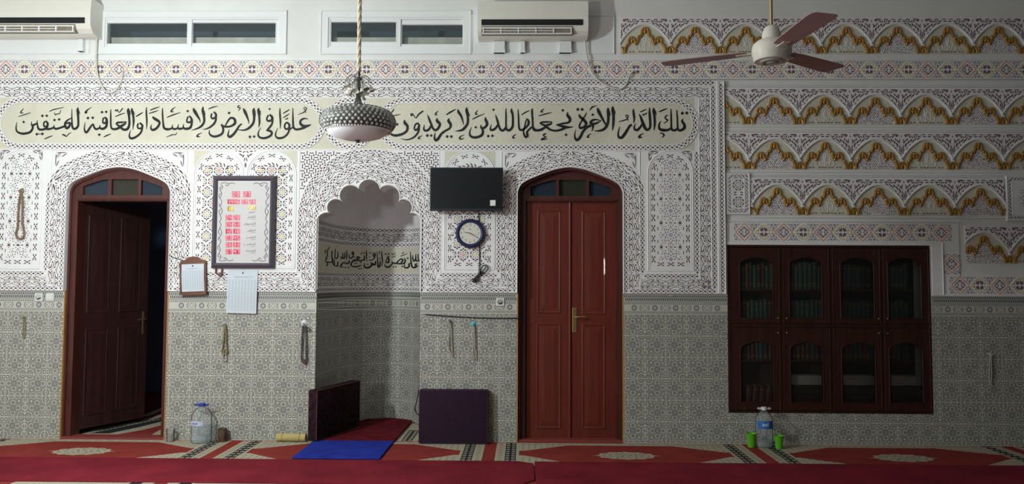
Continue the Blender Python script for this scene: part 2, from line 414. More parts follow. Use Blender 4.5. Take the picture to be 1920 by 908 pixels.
def leafpts(x0, y0, x1, y1, w):
    dx, dy = x1-x0, y1-y0; l = math.hypot(dx, dy) or 1; nx, ny = -dy/l*w/2, dx/l*w/2
    return [(x0, y0), (x0+dx*.3+nx, y0+dy*.3+ny), (x0+dx*.72+nx, y0+dy*.72+ny), (x1, y1), (x0+dx*.72-nx, y0+dy*.72-ny), (x0+dx*.3-nx, y0+dy*.3-ny)]
STARM = [(0, 7.6, 0, 2.6, 1.4), (0, 12, 0, 15.4, 1.7)]
for _s in (-1, 1):
    STARM += [(_s*1.8, 8.6, _s*4.4, 4.2, 1.4), (_s*3.0, 10.8, _s*6.8, 12.4, 2.6), (_s*1.3, 13.4, _s*2.9, 17.4, 1.4), (_s*4.2, 14.6, _s*6.6, 17.8, 1.3),
              (_s*7.2, 6.2, _s*2.4, .6, 2.5), (_s*6.4, 5.9, _s*11.6, 6.0, 1.5), (_s*5.2, 1.0, _s*12.2, 1.2, 1.5), (_s*8.2, 9.6, _s*12.6, 9.4, 1.5), (_s*7.0, 8.6, _s*4.0, 8.2, 1.3)]
def rib(mb, path, t0, t1, d0, d1, mi=0, step=3.0, ch=0.25):
    """Raised fillet with chamfered edges along a path."""
    n = max(2, int(path.L/step)); n = min(n, 260)
    if len(path.P) <= 3 and not path.closed: n = max(2, len(path.P))
    h = t1-t0; prof = [(t0, d0), (t0+ch*h, d1), (t1-ch*h, d1), (t1, d0)]
    if not path.closed and len(path.P) <= 12: qs = list(path.cum)
    else: qs = [path.L*k/n for k in range(n+1)]
    rows = [[(X(u), -d, Z(v)) for (u, v), d in ((path.at(q, t), d) for t, d in prof)] for q in qs]
    i0 = len(mb.v)
    for r in rows: mb.v.extend(r)
    for k in range(len(rows)-1):
        for j in range(3):
            a = i0+k*4+j; mb.f.append((a, a+4, a+5, a+1)); mb.m.append(mi)
def rect_path(x0, y0, x1, y1): return Path([(x0, y0), (x1, y0), (x1, y1), (x0, y1)], True)
def stadium(cx0, cx1, cy, r, n=20): return arcp(cx1, cy, r, 90, -90, n)+arcp(cx0, cy, r, 270, 90, n)
def archtop(x0, x1, ytop, ybot, n=20):
    r = (x1-x0)/2; return [(x0, ybot)]+arcp((x0+x1)/2, ytop+r, r, 180, 0, n)+[(x1, ybot)]
def parse(txt):
    out = []
    for s in txt.replace('\n', ' ').split(';'):
        s = s.strip()
        if not s: continue
        if s[0] == 'D': out.append(('D', [tuple(float(q) for q in s[1:].split(','))]))
        else: out.append(('S', [tuple(float(q) for q in t.split(',')) for t in s.split()]))
    return out
def strokes(mb, txt, f, mapfs, backf, k=1.0, mi=0):
    """Broad-nib pen strokes x,y,width; f puts stroke space on the surface's own coordinates."""
    for n_, (kind, pts) in enumerate(parse(txt)):
        if isinstance(mapfs, list): mapf = mapfs[n_ % len(mapfs)]
        else: mapf = mapfs
        if kind == 'D':
            x, y, r = pts[0]; q = [f(x-r*.62, y+r*.10), f(x-r*.05, y-r*.62), f(x+r*.62, y-r*.10), f(x+r*.05, y+r*.62)]
            F = [mapf(*p) for p in q]; B = [backf(*p) for p in q]
            mb.poly(F, mi)
            for i in range(4): mb.poly([F[i], F[(i+1) % 4], B[(i+1) % 4], B[i]], mi)
            continue
        P = cr(pts, 5) if len(pts) > 2 else pts
        Ls, Rs = [], []
        for i in range(len(P)):
            a = P[max(0, i-1)]; b = P[min(len(P)-1, i+1)]; dx, dy = b[0]-a[0], b[1]-a[1]; l = math.hypot(dx, dy) or 1
            w = max(2.0, P[i][2])*k/2
            Ls.append(f(P[i][0]-dy/l*w, P[i][1]+dx/l*w)); Rs.append(f(P[i][0]+dy/l*w, P[i][1]-dx/l*w))
        LF, RF = [mapf(*p) for p in Ls], [mapf(*p) for p in Rs]; LB, RB = [backf(*p) for p in Ls], [backf(*p) for p in Rs]
        for i in range(len(P)-1):
            mb.poly([LF[i], RF[i], RF[i+1], LF[i+1]], mi)
            mb.poly([LF[i], LF[i+1], LB[i+1], LB[i]], mi); mb.poly([RF[i+1], RF[i], RB[i], RB[i+1]], mi)

# ================================================================== SETTING
def door_outline(u0, u1, vt, vb, ins=0.0, n=4):
    w = u1-u0; half = [(0, 47), (3, 38), (8, 31), (18, 24.5), (29, 19.5), (58, 8), (77, 2.5), (98.5, 0)]
    pts = [(u0+a*w/197, vt+b) for a, b in half]+[(u1-a*w/197, vt+b) for a, b in reversed(half[:-1])]
    pts = cr(pts, n)
    if ins:
        P = Path(pts); pts = [P.at(P.cum[k], -ins) for k in range(len(P.P))]
    return [(u0+ins, vb)]+pts+[(u1-ins, vb)]
D1 = (94, 291, 315.5); D2 = (948, 1145, 313.5); FLOORV = 827.9
VBOT = 549.5
def lobe(a, b, sag, n=9, cen=(669, 430)):
    mx, my = (a[0]+b[0])/2, (a[1]+b[1])/2; dx, dy = b[0]-a[0], b[1]-a[1]; c = math.hypot(dx, dy)
    nx, ny = dy/c, -dx/c
    if (mx-cen[0])*nx+(my-cen[1])*ny < 0: nx, ny = -nx, -ny
    R = (c*c/4+sag*sag)/(2*sag); k = sag-R; ox, oy = mx+nx*k, my+ny*k
    a0 = math.atan2(a[1]-oy, a[0]-ox); a1 = math.atan2(b[1]-oy, b[0]-ox); am = math.atan2(ny, nx)
    def un(x, ref):
        while x-ref > PI: x -= 2*PI
        while x-ref < -PI: x += 2*PI
        return x
    a0, a1 = un(a0, am), un(a1, am)
    return [(ox+R*math.cos(a0+(a1-a0)*i/n), oy+R*math.sin(a0+(a1-a0)*i/n)) for i in range(n+1)]
CU = [(571, 413.5), (593.5, 400.9), (616.5, 379), (648.5, 356), (688, 356), (723.5, 379), (745, 400.9), (766, 413.5)]
SCAL = []
for i, sg in enumerate((4.5, 14.5, 18.5, 18.3, 18.5, 14.5, 4.5)): SCAL += lobe(CU[i], CU[i+1], sg)[(1 if i else 0):]
NICHE = [(571, FLOORV)]+SCAL+[(766, FLOORV)]
def inpoly(x, y, P):
    c = False; n = len(P)
    for i in range(n):
        a, b = P[i], P[i-1]
        if (a[1] > y) != (b[1] > y) and x < (b[0]-a[0])*(y-a[1])/(b[1]-a[1])+a[0]: c = not c
    return c
def rc(x0, y0, x1, y1): return [(x0, y0), (x1, y0), (x1, y1), (x0, y1)]
WIN1 = rc(150, 21, 495, 88); WIN2 = rc(580, 21, 848, 88); CAB = rc(1339.5, 458, 1714.5, 768.5)
mb = MB()
mb.plate(rc(-560, -36, 2480, FLOORV), 0, -0.22, [door_outline(*D1, FLOORV-.02), door_outline(*D2, FLOORV-.02), NICHE[:0]+[(571, FLOORV-.02)]+SCAL+[(766, FLOORV-.02)], WIN1, WIN2, CAB])
wall = mb.build('wall_back', PLASTER, kind='structure')
mb = MB(); mb.box(-7.8, 7.8, -9.2, 3.6, -0.06, 0.0); mb.build('floor', mat('floor_screed', (0.25, 0.2, 0.17), 0.7, noise=0.1), kind='structure')
mb = MB(); mb.box(-7.8, 7.8, -9.2, 0.3, 4.40, 4.52); mb.build('ceiling', CEIL, kind='structure')
# dim room behind the open door
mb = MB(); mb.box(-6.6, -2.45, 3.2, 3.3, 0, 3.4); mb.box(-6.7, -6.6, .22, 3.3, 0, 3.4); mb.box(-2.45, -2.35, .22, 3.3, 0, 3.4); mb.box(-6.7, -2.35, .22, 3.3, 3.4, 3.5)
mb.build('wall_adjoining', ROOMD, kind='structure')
mb = MB(); mb.box(-7.8, -7.6, -9.2, -.002, 0, 4.4); mb.build('wall_left', PLASTER, kind='structure')
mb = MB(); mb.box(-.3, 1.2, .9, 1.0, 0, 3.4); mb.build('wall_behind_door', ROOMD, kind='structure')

# ------------------------------------------------------------------ niche
PLAN = [(-1.981, 0.0), (-1.981, 0.2)]+[(-1.4875-.4935*math.cos(PI*k/28), .35+.88*math.sin(PI*k/28)**.85) for k in range(0, 29)]+[(-.994, .2), (-.994, 0.0)]
PC = [0]
for a, b in zip(PLAN, PLAN[1:]): PC.append(PC[-1]+math.hypot(b[0]-a[0], b[1]-a[1]))
def nplan(s, off=0.0):
    s = max(0, min(PC[-1]-1e-6, s)); i = max(k for k in range(len(PC)-1) if PC[k] <= s)
    f = (s-PC[i])/(PC[i+1]-PC[i]); a, b = PLAN[i], PLAN[i+1]; dx, dy = b[0]-a[0], b[1]-a[1]; l = math.hypot(dx, dy)
    return a[0]+dx*f+dy/l*off, a[1]+dy*f-dx/l*off
def nmap(off): return lambda s, z: (*nplan(s, off), z)
def nhit(px, py):
    d = ray(px, py); best = None
    for i in range(len(PLAN)-1):
        ax, ay = PLAN[i]; bx, by = PLAN[i+1]; ex, ey = bx-ax, by-ay
        den = d.x*ey-d.y*ex
        if abs(den) < 1e-9: continue
        t = (ax*ey-(ay+DIST)*ex)/den; f = (ax*d.y-(ay+DIST)*d.x)/den
        if -1e-6 <= f <= 1+1e-6 and t > 0 and (best is None or t > best[0]): best = (t, PC[i]+f*(PC[i+1]-PC[i]))
    if best is None: best = (DIST/d.y, 0)
    return best[1], EYE+d.z*best[0]
niche = structure('wall_niche', (-1.4875, 0.6, 0))
def nstrip(mb, z0, z1, mi=0, uv=False, rows=1):
    for i in range(len(PLAN)-1):
        a, b = PLAN[i], PLAN[i+1]
        mb.poly([(*a, z0), (*b, z0), (*b, z1), (*a, z1)], mi)
        if uv:
            k = len(mb.v); u0 = X(571)
            for q, (s, z) in zip((4, 3, 2, 1), ((PC[i], z0), (PC[i+1], z0), (PC[i+1], z1), (PC[i], z1))): mb.uv[k-q] = (u0+s, z)
ZN = Z(588); ZH = Z(550.5)
mb = MB(); nstrip(mb, 0.0, ZN, 0, True); mb.build('tile_facing', TILE, niche)
mb = MB(); nstrip(mb, ZN, ZH); nb_header = mb; hd = mb.build('tile_border', [TILEW], niche)
mb = MB(); nstrip(mb, ZH, 1.618); nstrip(mb, 1.905, 2.125); mb.build('carved_band', STUCCO, niche, smooth=False)
mb = MB(); nstrip(mb, 1.618, 1.905); mb.build('inscription_band', CREAM, niche)
mb = MB(); nstrip(mb, 2.125, 2.34)
N = len(PLAN); rows = [[(*p, 2.34) for p in PLAN]]
for k in range(1, 8):
    t = k/8*PI/2; rows.append([(-1.4875+(p[0]+1.4875)*math.cos(t)**.7, p[1]*math.cos(t)**.7, 2.34+.42*math.sin(t)) for p in PLAN])
for r0, r1 in zip(rows, rows[1:]):
    for i in range(N-1): mb.poly([r0[i], r0[i+1], r1[i+1], r1[i]])
mb.poly(rows[-1])
mb.box(-2.1, -.85, -.001, .01, 2.55, 2.9)
mb.v = mb.v; mb.build('plain_vault', MIHRAB, niche)
mb = MB(); o = Orn(mb, [nmap(.0015+.0002*i) for i in range(5)])
def _non(path, pts, mi=0, o=o): o.k += 1; o.mb.poly([o.mps[o.k % 5](*path.at(*p)) for p in pts], mi)
o.on = _non
SL = PC[-1]
class Flat:       # straight band for the niche: s along the wall, t upwards, metres scaled from pixels
    closed = False
    def __init__(s, z, L): s.z, s.L = z, L*168
    def at(s, q, t): return q/168, s.z+t/168
for z0, z1 in ((2.075, 2.112), (1.912, 1.95), (1.578, 1.612), (1.424, 1.458)): o.lattice(Flat(z0, SL), 0, (z1-z0)*168, 8.6)
for z0, z1 in ((1.962, 2.060), (1.472, 1.570)): o.stars(Flat(z0, SL), 0, (z1-z0)*168, 38.6)
mb.build('carving', HOLE, niche)
# tile border pattern shared by wall and niche; f(a, v): a along in wall units, v in wall units
def border(mb, L, mp, a0=0.0):
    def q(pts, mi): mb.poly([mp(*p) for p in pts], mi)
    n = int(L/3.5)
    for k in range(n):
        a = 1+k*3.5
        q(rc(a, 552.2, a+1.9, 556.8), 0); q([(a+1.6, 558.4), (a+2.7, 556.9), (a+3.8, 558.4), (a+3.8, 562.6), (a+1.6, 562.6)] if a+3.8 < L else rc(a, 558, a+1, 562), 0)
        for v in (565.2, 567.6, 583.2, 585.4): q(rc(a, v, a+2.3, v+1.2), 1)
    q(rc(0, 563.3, L, 563.9), 1); q(rc(0, 569.3, L, 569.8), 2); q(rc(0, 582, L, 582.4), 2)
    k0 = math.ceil((a0-335.5)/38.6*2)
    a = (335.5+k0*19.3)-a0; odd = k0 % 2
    while a < L-6:
        if a > 6:
            if odd:
                for j in range(8):
                    t = j*PI/4+PI/8; P = lambda r, d: (a+r*math.cos(t+d), 576+r*math.sin(t+d))
                    q([P(3.4, -.36), P(5.2, -.40), P(5.2, .40), P(3.4, .36)], 1); q([P(1.2, -.3), P(2.6, -.2), P(2.6, .2), P(1.2, .3)], 2)
            else:
                for s in (-1, 1):
                    for pts in ([(4, 571.2), (8.2, 571.6), (9.6, 576), (8.2, 580.4), (4, 580.8), (6.6, 578.5), (7.4, 576), (6.6, 573.5)], [(0, 571.4), (3, 571.2), (1, 574)], [(0, 580.6), (3, 580.8), (1, 578)], [(2.2, 576), (4.2, 574.4), (6, 576), (4.2, 577.6)]):
                        q([(a+s*x, v) for x, v in pts], 2)
        a += 19.3; odd = not odd
mb = MB(); border(mb, SL*196, lambda a, v: (*nplan(a/196, .002), Z(v)), 571); mb.build('border_pattern', [TILED, TILED, TILEM], niche)

# ------------------------------------------------------------------ tiled dado
dado = structure('trim_1', (0, 0, 0), 'patterned wall tiles up to shoulder height')
mb = MB(); mh = MB(); mpn = MB()
for u0, u1, v0 in ((-560, 93, 551), (292, 571, 551), (766, 947, 551), (1146, 1338.5, 551), (1338.5, 1714.5, 768.5), (1714.5, 2480, 551)):
    mb.plate(rc(u0, max(v0, 587.6), u1, FLOORV), 0.012, 0, uv=True)
    if v0 < 560:
        mh.plate(rc(u0, v0, u1, 587.6), 0.0125, 0)
        border(mpn, u1-u0, lambda a, v, u0=u0: (X(u0+a), -.0130, Z(v)), u0)
mb.build('tile_field', TILE, dado); mh.build('tile_border', TILEW, dado); mpn.build('border_pattern', [TILED, TILED, TILEM], dado)

# ------------------------------------------------------------------ carved stucco field
STU = structure('trim_2', (0, 0, 0), 'white carved stucco field with two painted inscriptions')
d1, d2 = door_outline(*D1, VBOT), door_outline(*D2, VBOT)
out = [(-560, 145.5), (1335.5, 149)]+[(1335.5, VBOT)]+d2[::-1]+[(766, VBOT)]+SCAL[::-1]+[(571, VBOT)]+d1[::-1]+[(-560, VBOT)]
mb = MB(); mb.plate(out, 0.030, 0); mb.build('stucco_ground', STUCCO, STU)
FD = 0.0308
car = MB(); o = Orn(car, wallmaps(FD)); rb = MB()
def hline(u0, u1, v): return Path([(u0, v), (u1, v)])
def vline(u, v0, v1): return Path([(u, v1), (u, v0)])
# outer frame
o.lattice(hline(-300, 1318, 152.3), -4, 4); o.stars(hline(-299.5, 1308.5, 170.5), -9.8, 9.8)
o.lattice(vline(1314.4, 157, 541), -3.4, 3.4); o.stars(vline(1298.5, 182, 541), -9.6, 9.6); o.lattice(vline(1282.4, 282, 514), -3.4, 3.4)
o.lattice(vline(1329.2, 153, 547), -3.6, 3.6, 7.4)
for v in (158, 181.2, 280.8): rib(rb, hline(-300, 1278 if v > 170 else 1310, v), -1.0, 1.0, .030, .0345)
for u, v0, v1 in ((1322.3, 150, 548), (1310, 160, 540), (1287.5, 182, 520), (1334.6, 150, 549), (1325, 150, 548)): rib(rb, vline(u, v0, v1), -1.0, 1.0, .030, .0365 if u > 1320 else .034)
# bottom bands
SEG = ((-300, 94, 63), (291, 571, None), (766, 948, None), (1145, 1318, None))
for a, b in ((-300, 62), (322, 542.5), (795.5, 917), (1176, 1308)):
    o.stars(hline(a, b, 531.6), -8.8, 8.8)
for a, b in ((-300, 57), (328, 537), (801, 911), (1182, 1286)): o.lattice(hline(a, b, 517.2), -3.3, 3.3)
for a, b in ((-300, 84), (301, 561), (776, 938), (1155, 1318)): o.lattice(hline(a, b, 545), -3.3, 3.3)
for a, b in ((-300, 60), (324, 541), (797, 915), (1178, 1290)): rib(rb, hline(a, b, 521.6), -.8, .8, .03, .034); rib(rb, hline(a, b, 512.6), -.8, .8, .03, .034)
for a, b in ((-300, 84), (301, 561), (776, 938), (1155, 1318)): rib(rb, hline(a, b, 541), -.6, .6, .03, .033); rib(rb, hline(a-9, b+9, 548.8), -.8, .8, .03, .034)
# door surrounds
for D in (D1, D2):
    P = Path(door_outline(*D, 549)); o.keep = lambda u, v: v > 283
    o.lattice(P, 2.8, 8.8)
    P2 = Path(door_outline(*D, 540)); o.stars(P2, 10.6, 30.6); P3 = Path(door_outline(*D, 513)); o.lattice(P3, 32.6, 39)
    o.keep = None
    rib(rb, P, 0.0, 1.8, .030, .040, step=4)
    for t in (9.7, 31.6): rib(rb, P2, t-.6, t+.6, .03, .0335, step=4)
# mihrab surround
MC = (669, 413.0)
def mpath(r, vb): return Path([(MC[0]-r, vb)]+arcp(MC[0], MC[1], r, 180, 0, 48)+[(MC[0]+r, vb)])
o.lattice(mpath(100.6, 549), -3.4, 3.4); o.keep = lambda u, v: v > 282.5
o.stars(mpath(106, 540), .4, 20); o.keep = lambda u, v: v > 282.5; o.lattice(mpath(130.5, 513), -3.2, 3.2); o.keep = None
for r in (96.4, 104.9, 126.6, 134.4):
    P = mpath(r, 545 if r < 110 else 520)
    if r > 130:
        a = math.degrees(math.asin((413-282)/r)); pts = arcp(MC[0], MC[1], r, 180, 180-a, 30); rib(rb, Path([(MC[0]-r, 513)]+pts), -.7, .7, .03, .034); rib(rb, Path(arcp(MC[0], MC[1], r, a, 0, 30)+[(MC[0]+r, 513)]), -.7, .7, .03, .034)
    else: rib(rb, P, -.6, .6, .03, .0335, step=4)
rib(rb, Path([(571, 549)]+SCAL+[(766, 549)]), 0.2, 2.6, .030, .040, step=2.2)
scp = [(571, 430)]+SCAL+[(766, 430)]
def clear_scallop(u, v): return v < 412 and math.hypot(u-MC[0], v-MC[1]) < 95 and not inpoly(u, v, scp) and min(math.hypot(u-a, v-b) for a, b in SCAL) > 4.2
o.keep = clear_scallop
o.stars(mpath(76, 413), 0.6, 19, 34); 
for k in range(40):
    a = PI*(k+.5)/40
    for r, w, l, da in ((72, 1.6, 6, .5), (66, 1.6, 5, -.6), (61, 1.4, 5, .4)):
        x, y = MC[0]-r*math.cos(a), MC[1]-r*math.sin(a); t = a+da*(1 if k % 2 else -1)
        o.put(leafpts(x, y, x-l*math.cos(t), y-l*math.sin(t), w))
# interlaced spandrels over the niche
o.keep = lambda u, v: math.hypot(u-MC[0], v-MC[1]) > 137.5 and 283.5 < v < 412 and 537 < u < 798
pt = 8.4
for i in range(33):
    for j in range(17):
        u, v = 541+i*pt, 287.5+j*pt
        H = [(-3.6, -1.8), (-2.2, -.8), (2.2, -.8), (3.6, -1.8), (3.6, 1.8), (2.2, .8), (-2.2, .8), (-3.6, 1.8)]
        if (i+j) % 2: H = [(b, a) for a, b in H]
        o.put([(u+a, v+b) for a, b in H])
        for a, b in ((pt/2, pt/2), (pt/2, 0.6), (0.6, pt/2)):
            r = 1.9 if a == b else 1.0
            if a == b: o.put([(u+a-r, v+b), (u+a, v+b-r), (u+a+r, v+b), (u+a, v+b+r)])
o.keep = None
for u in (535.4, 799.5): rib(rb, vline(u, 283, 413), -1, 1, .03, .034)
# panels
pcol = [MB(), MB(), MB()]            # painted hearts: yellow, peach, lilac
oc = [Orn(q, wallmap(FD+.0012)) for q in pcol]
fin = MB(); of = Orn(fin, wallmaps(FD))
def frame_panel(cu, half, vt, vb, rh=None):
    rib(rb, Path(archtop(cu-half, cu+half, vt, vb)+[(cu-half, vb)]), -1.1, 1.1, .03, .037, step=4)
    rib(rb, Path(archtop(cu-half+3.4, cu+half-3.4, vt+3.4, vb-3.4)+[(cu-half+3.4, vb-3.4)]), -.7, .7, .03, .034, step=4)
def narrow_panel(cu, vt, vb, lilac):
    frame_panel(cu, 42, vt, vb)
    ch = Path(archtop(cu-32.2, cu+32.2, vt+9.5, vb-12)); o.hourglass(ch, -3.2, 3.2); o.hourglass(hline(cu-28, cu+28, vb-12.5), -3.2, 3.2)
    inner = archtop(cu-26, cu+26, vt+15, vb-20)
    o.keep = lambda u, v: inpoly(u, v, inner)
    for k in range(6):
        v = vt+22.5+k*45.2
        o.wheel(cu, v, 21)
        if lilac: oc[2].keep = o.keep; oc[2].put([(cu+(4.6 if j % 2 else 3)*math.cos(j*PI/8), v+(4.6 if j % 2 else 3)*math.sin(j*PI/8)) for j in range(16)])
        for s in (-1, 1):
            for a, b, c, dd, w in ((14, 19.5, 21, 25.5, 2), (21, 19.5, 14, 25.5, 2), (6, 22.6, 10, 22.6, 2.2), (23.8, 8, 23.8, 16, 1.2), (23.8, 29, 23.8, 37, 1.2), (17.5, 17, 17.5, 19, 2), (17.5, 26, 17.5, 28, 2)):
                o.put(leafpts(cu+s*a, v+b, cu+s*c, v+dd, w))
        (oc[1] if lilac else o).put(leafpts(cu-4.5, v+22.6, cu+4.5, v+22.6, 2.4))
    o.keep = None
    for s in (-1, 1):
        corner(cu+s*42, vt-1.5, -s, 21, 21)
def corner(u, v, s, w, h, n=4, cream=False):
    """carved triangle filling the corner beside a round arch; s points towards the arch."""
    o.put(leafpts(u+s*2, v+2.4, u+s*w, v+2.4, 1.5)); o.put(leafpts(u+s*2.4, v+2, u+s*2.4, v+h, 1.5))
    o.put(leafpts(u+s*w, v+3.4, u+s*w*.55, v+h*.36, 1.7)); o.put(leafpts(u+s*3.4, v+h, u+s*w*.36, v+h*.55, 1.7))
    for k in range(n):
        a = .25+k*(1.07/(n-1)); r0, r1 = w*.18, w*.5; of.put(leafpts(u+s*(2+r0*math.cos(a)), v+2+r0*math.sin(a), u+s*(2+r1*math.cos(a)), v+2+r1*math.sin(a), 1.5))
LP = m(40, 400)[0]; RP = m(1256, 400)[0]
narrow_panel(LP, 283, 508, False); narrow_panel(RP, 282, 507, True)
def rosette_panel(cu, half, vt, vb, rows, sp):
    frame_panel(cu, half, vt, vb)
    o.hourglass(Path(archtop(cu-half+10, cu+half-10, vt+9, vb-9)), -2.9, 2.9, 21); o.hourglass(hline(cu-half+14, cu+half-14, vb-9.5), -2.9, 2.9, 21)
    inner = archtop(cu-half+15.5, cu+half-15.5, vt+15, vb-14.5); o.keep = lambda u, v: inpoly(u, v, inner); oc[0].keep = oc[1].keep = o.keep
    for j in range(rows):
        v = vt+38+j*sp*.97; odd = j % 2
        for i in range(-2, 3):
            u = cu+(i+(.5 if odd else 0))*sp
            o.rosette(u, v, sp*.44)
            oc[0 if (i % 2 or False) == (not odd) else 1].put([(u+(4.4 if k % 2 else 2.6)*math.cos(k*PI/8), v+(4.4 if k % 2 else 2.6)*math.sin(k*PI/8)) for k in range(16)])
            for a, b in ((.5, .48), (0, .5)): o.put([(u+a*sp-1.8, v+b*sp-1.4), (u+a*sp+1.8, v+b*sp-1.4), (u+a*sp, v+b*sp+1.8)])
    for k in range(9):
        a = PI*(k+.5)/9; r = half-22; o.put(leafpts(cu-r*math.cos(a), vt+half-r*math.sin(a), cu-(r-6)*math.cos(a+.3), vt+half-(r-6)*math.sin(a+.3), 2))
    o.keep = None
T1 = m(411, 400)[0]; T2 = m(509.7, 400)[0]; TVP = m(881, 400)[0]
rosette_panel(T1, 47, 283, 505, 9, 21.4); rosette_panel(T2, 47, 283, 505, 9, 21.4); rosette_panel(TVP, 47, 283, 506, 9, 23.2)
crm = MB(); occ = Orn(crm, wallmap(.0304))
for cu, half, sides in ((T1, 47, (-1,)), (T2, 47, (1,)), (TVP, 47, (-1, 1))):
    for s in sides:
        arc = [(cu+s*half*math.cos(a), 283+half-half*math.sin(a)) for a in [math.radians(20+5*k) for k in range(13)]]
        occ.put([(cu+s*(half+1), 283)]+[(cu+s*(half+1), arc[0][1])]+arc)
# leafy ornament between the twin panels
cu = (T1+T2)/2
for s in (-1, 1):
    for q in ((0.5, 284, 6, 287, 2), (7, 285, 14, 284, 2), (13, 288, 7, 293, 2), (3, 290, 6, 297, 2), (1, 296, 3, 304, 1.8), (1, 305, 1, 316, 1.5), (9, 290, 5, 294, 1.5), (16, 284, 20, 283.5, 1.4)):
        o.put(leafpts(cu+s*q[0], q[1], cu+s*q[2], q[3], q[4]))
for D in (D1, D2):
    corner(D[0]-26, 285, 1, 24, 30); corner(D[1]+26, 285, -1, 24, 30)
    rib(rb, Path([(D[0]-31, 330), (D[0]-31, 283), (D[0]+20, 283)]), -1, 1, .03, .036); rib(rb, Path([(D[1]+31, 330), (D[1]+31, 283), (D[1]-20, 283)]), -1, 1, .03, .036)
car.build('carving', HOLE, STU); fin.build('corner_leaves', HOLE3, STU); rb.build('mouldings', STUCCO, STU); crm.build('cream_corners', CREAM, STU)
pcol[0].build('yellow_hearts', YELLOW, STU); pcol[1].build('peach_hearts', PEACH, STU); pcol[2].build('lilac_hearts', LILAC, STU)

# ------------------------------------------------------------------ inscription cartouches
mb = MB(); mb.plate(rc(-330, 182.5, 1279, 279.5), .0303, .029); mb.build('cartouche_ground', CREAM, STU)
CV, CRAD = 231, 44.7
carts = []
for nm, c0, c1 in (('left', m(46, 231)[0]-3, 533.5), ('right', 731.5, 1236.5), ('round', 629.5, 629.6)):
    ring = MB(); ring.plate(stadium(c0, c1, CV, CRAD+5.2), .0345, .029, [stadium(c0, c1, CV, CRAD-5.2)])
    rib(ring, Path(stadium(c0, c1, CV, CRAD-5.6), True), -.7, .7, .0345, .0385, step=4); rib(ring, Path(stadium(c0, c1, CV, CRAD+5.0), True), -.7, .7, .0345, .0385, step=4)
    c = ring.build('inscription_cartouche' if nm != 'round' else 'medallion', STUCCO, STU)
    lt = MB(); Orn(lt, wallmap(.0352)).lattice(Path(stadium(c0, c1, CV, CRAD), True), -3.9, 3.9, 9.0); lt.build('lattice_border', HOLE, c)
    cf = MB(); cf.plate(stadium(c0, c1, CV, CRAD-5.6), .0312, .0295); cf.build('cream_field', CREAM, c); carts.append(c)
S10 = 10.0875
def chunk(ox, oy): return lambda x, y: m(ox+x/S10, oy+y/S10)
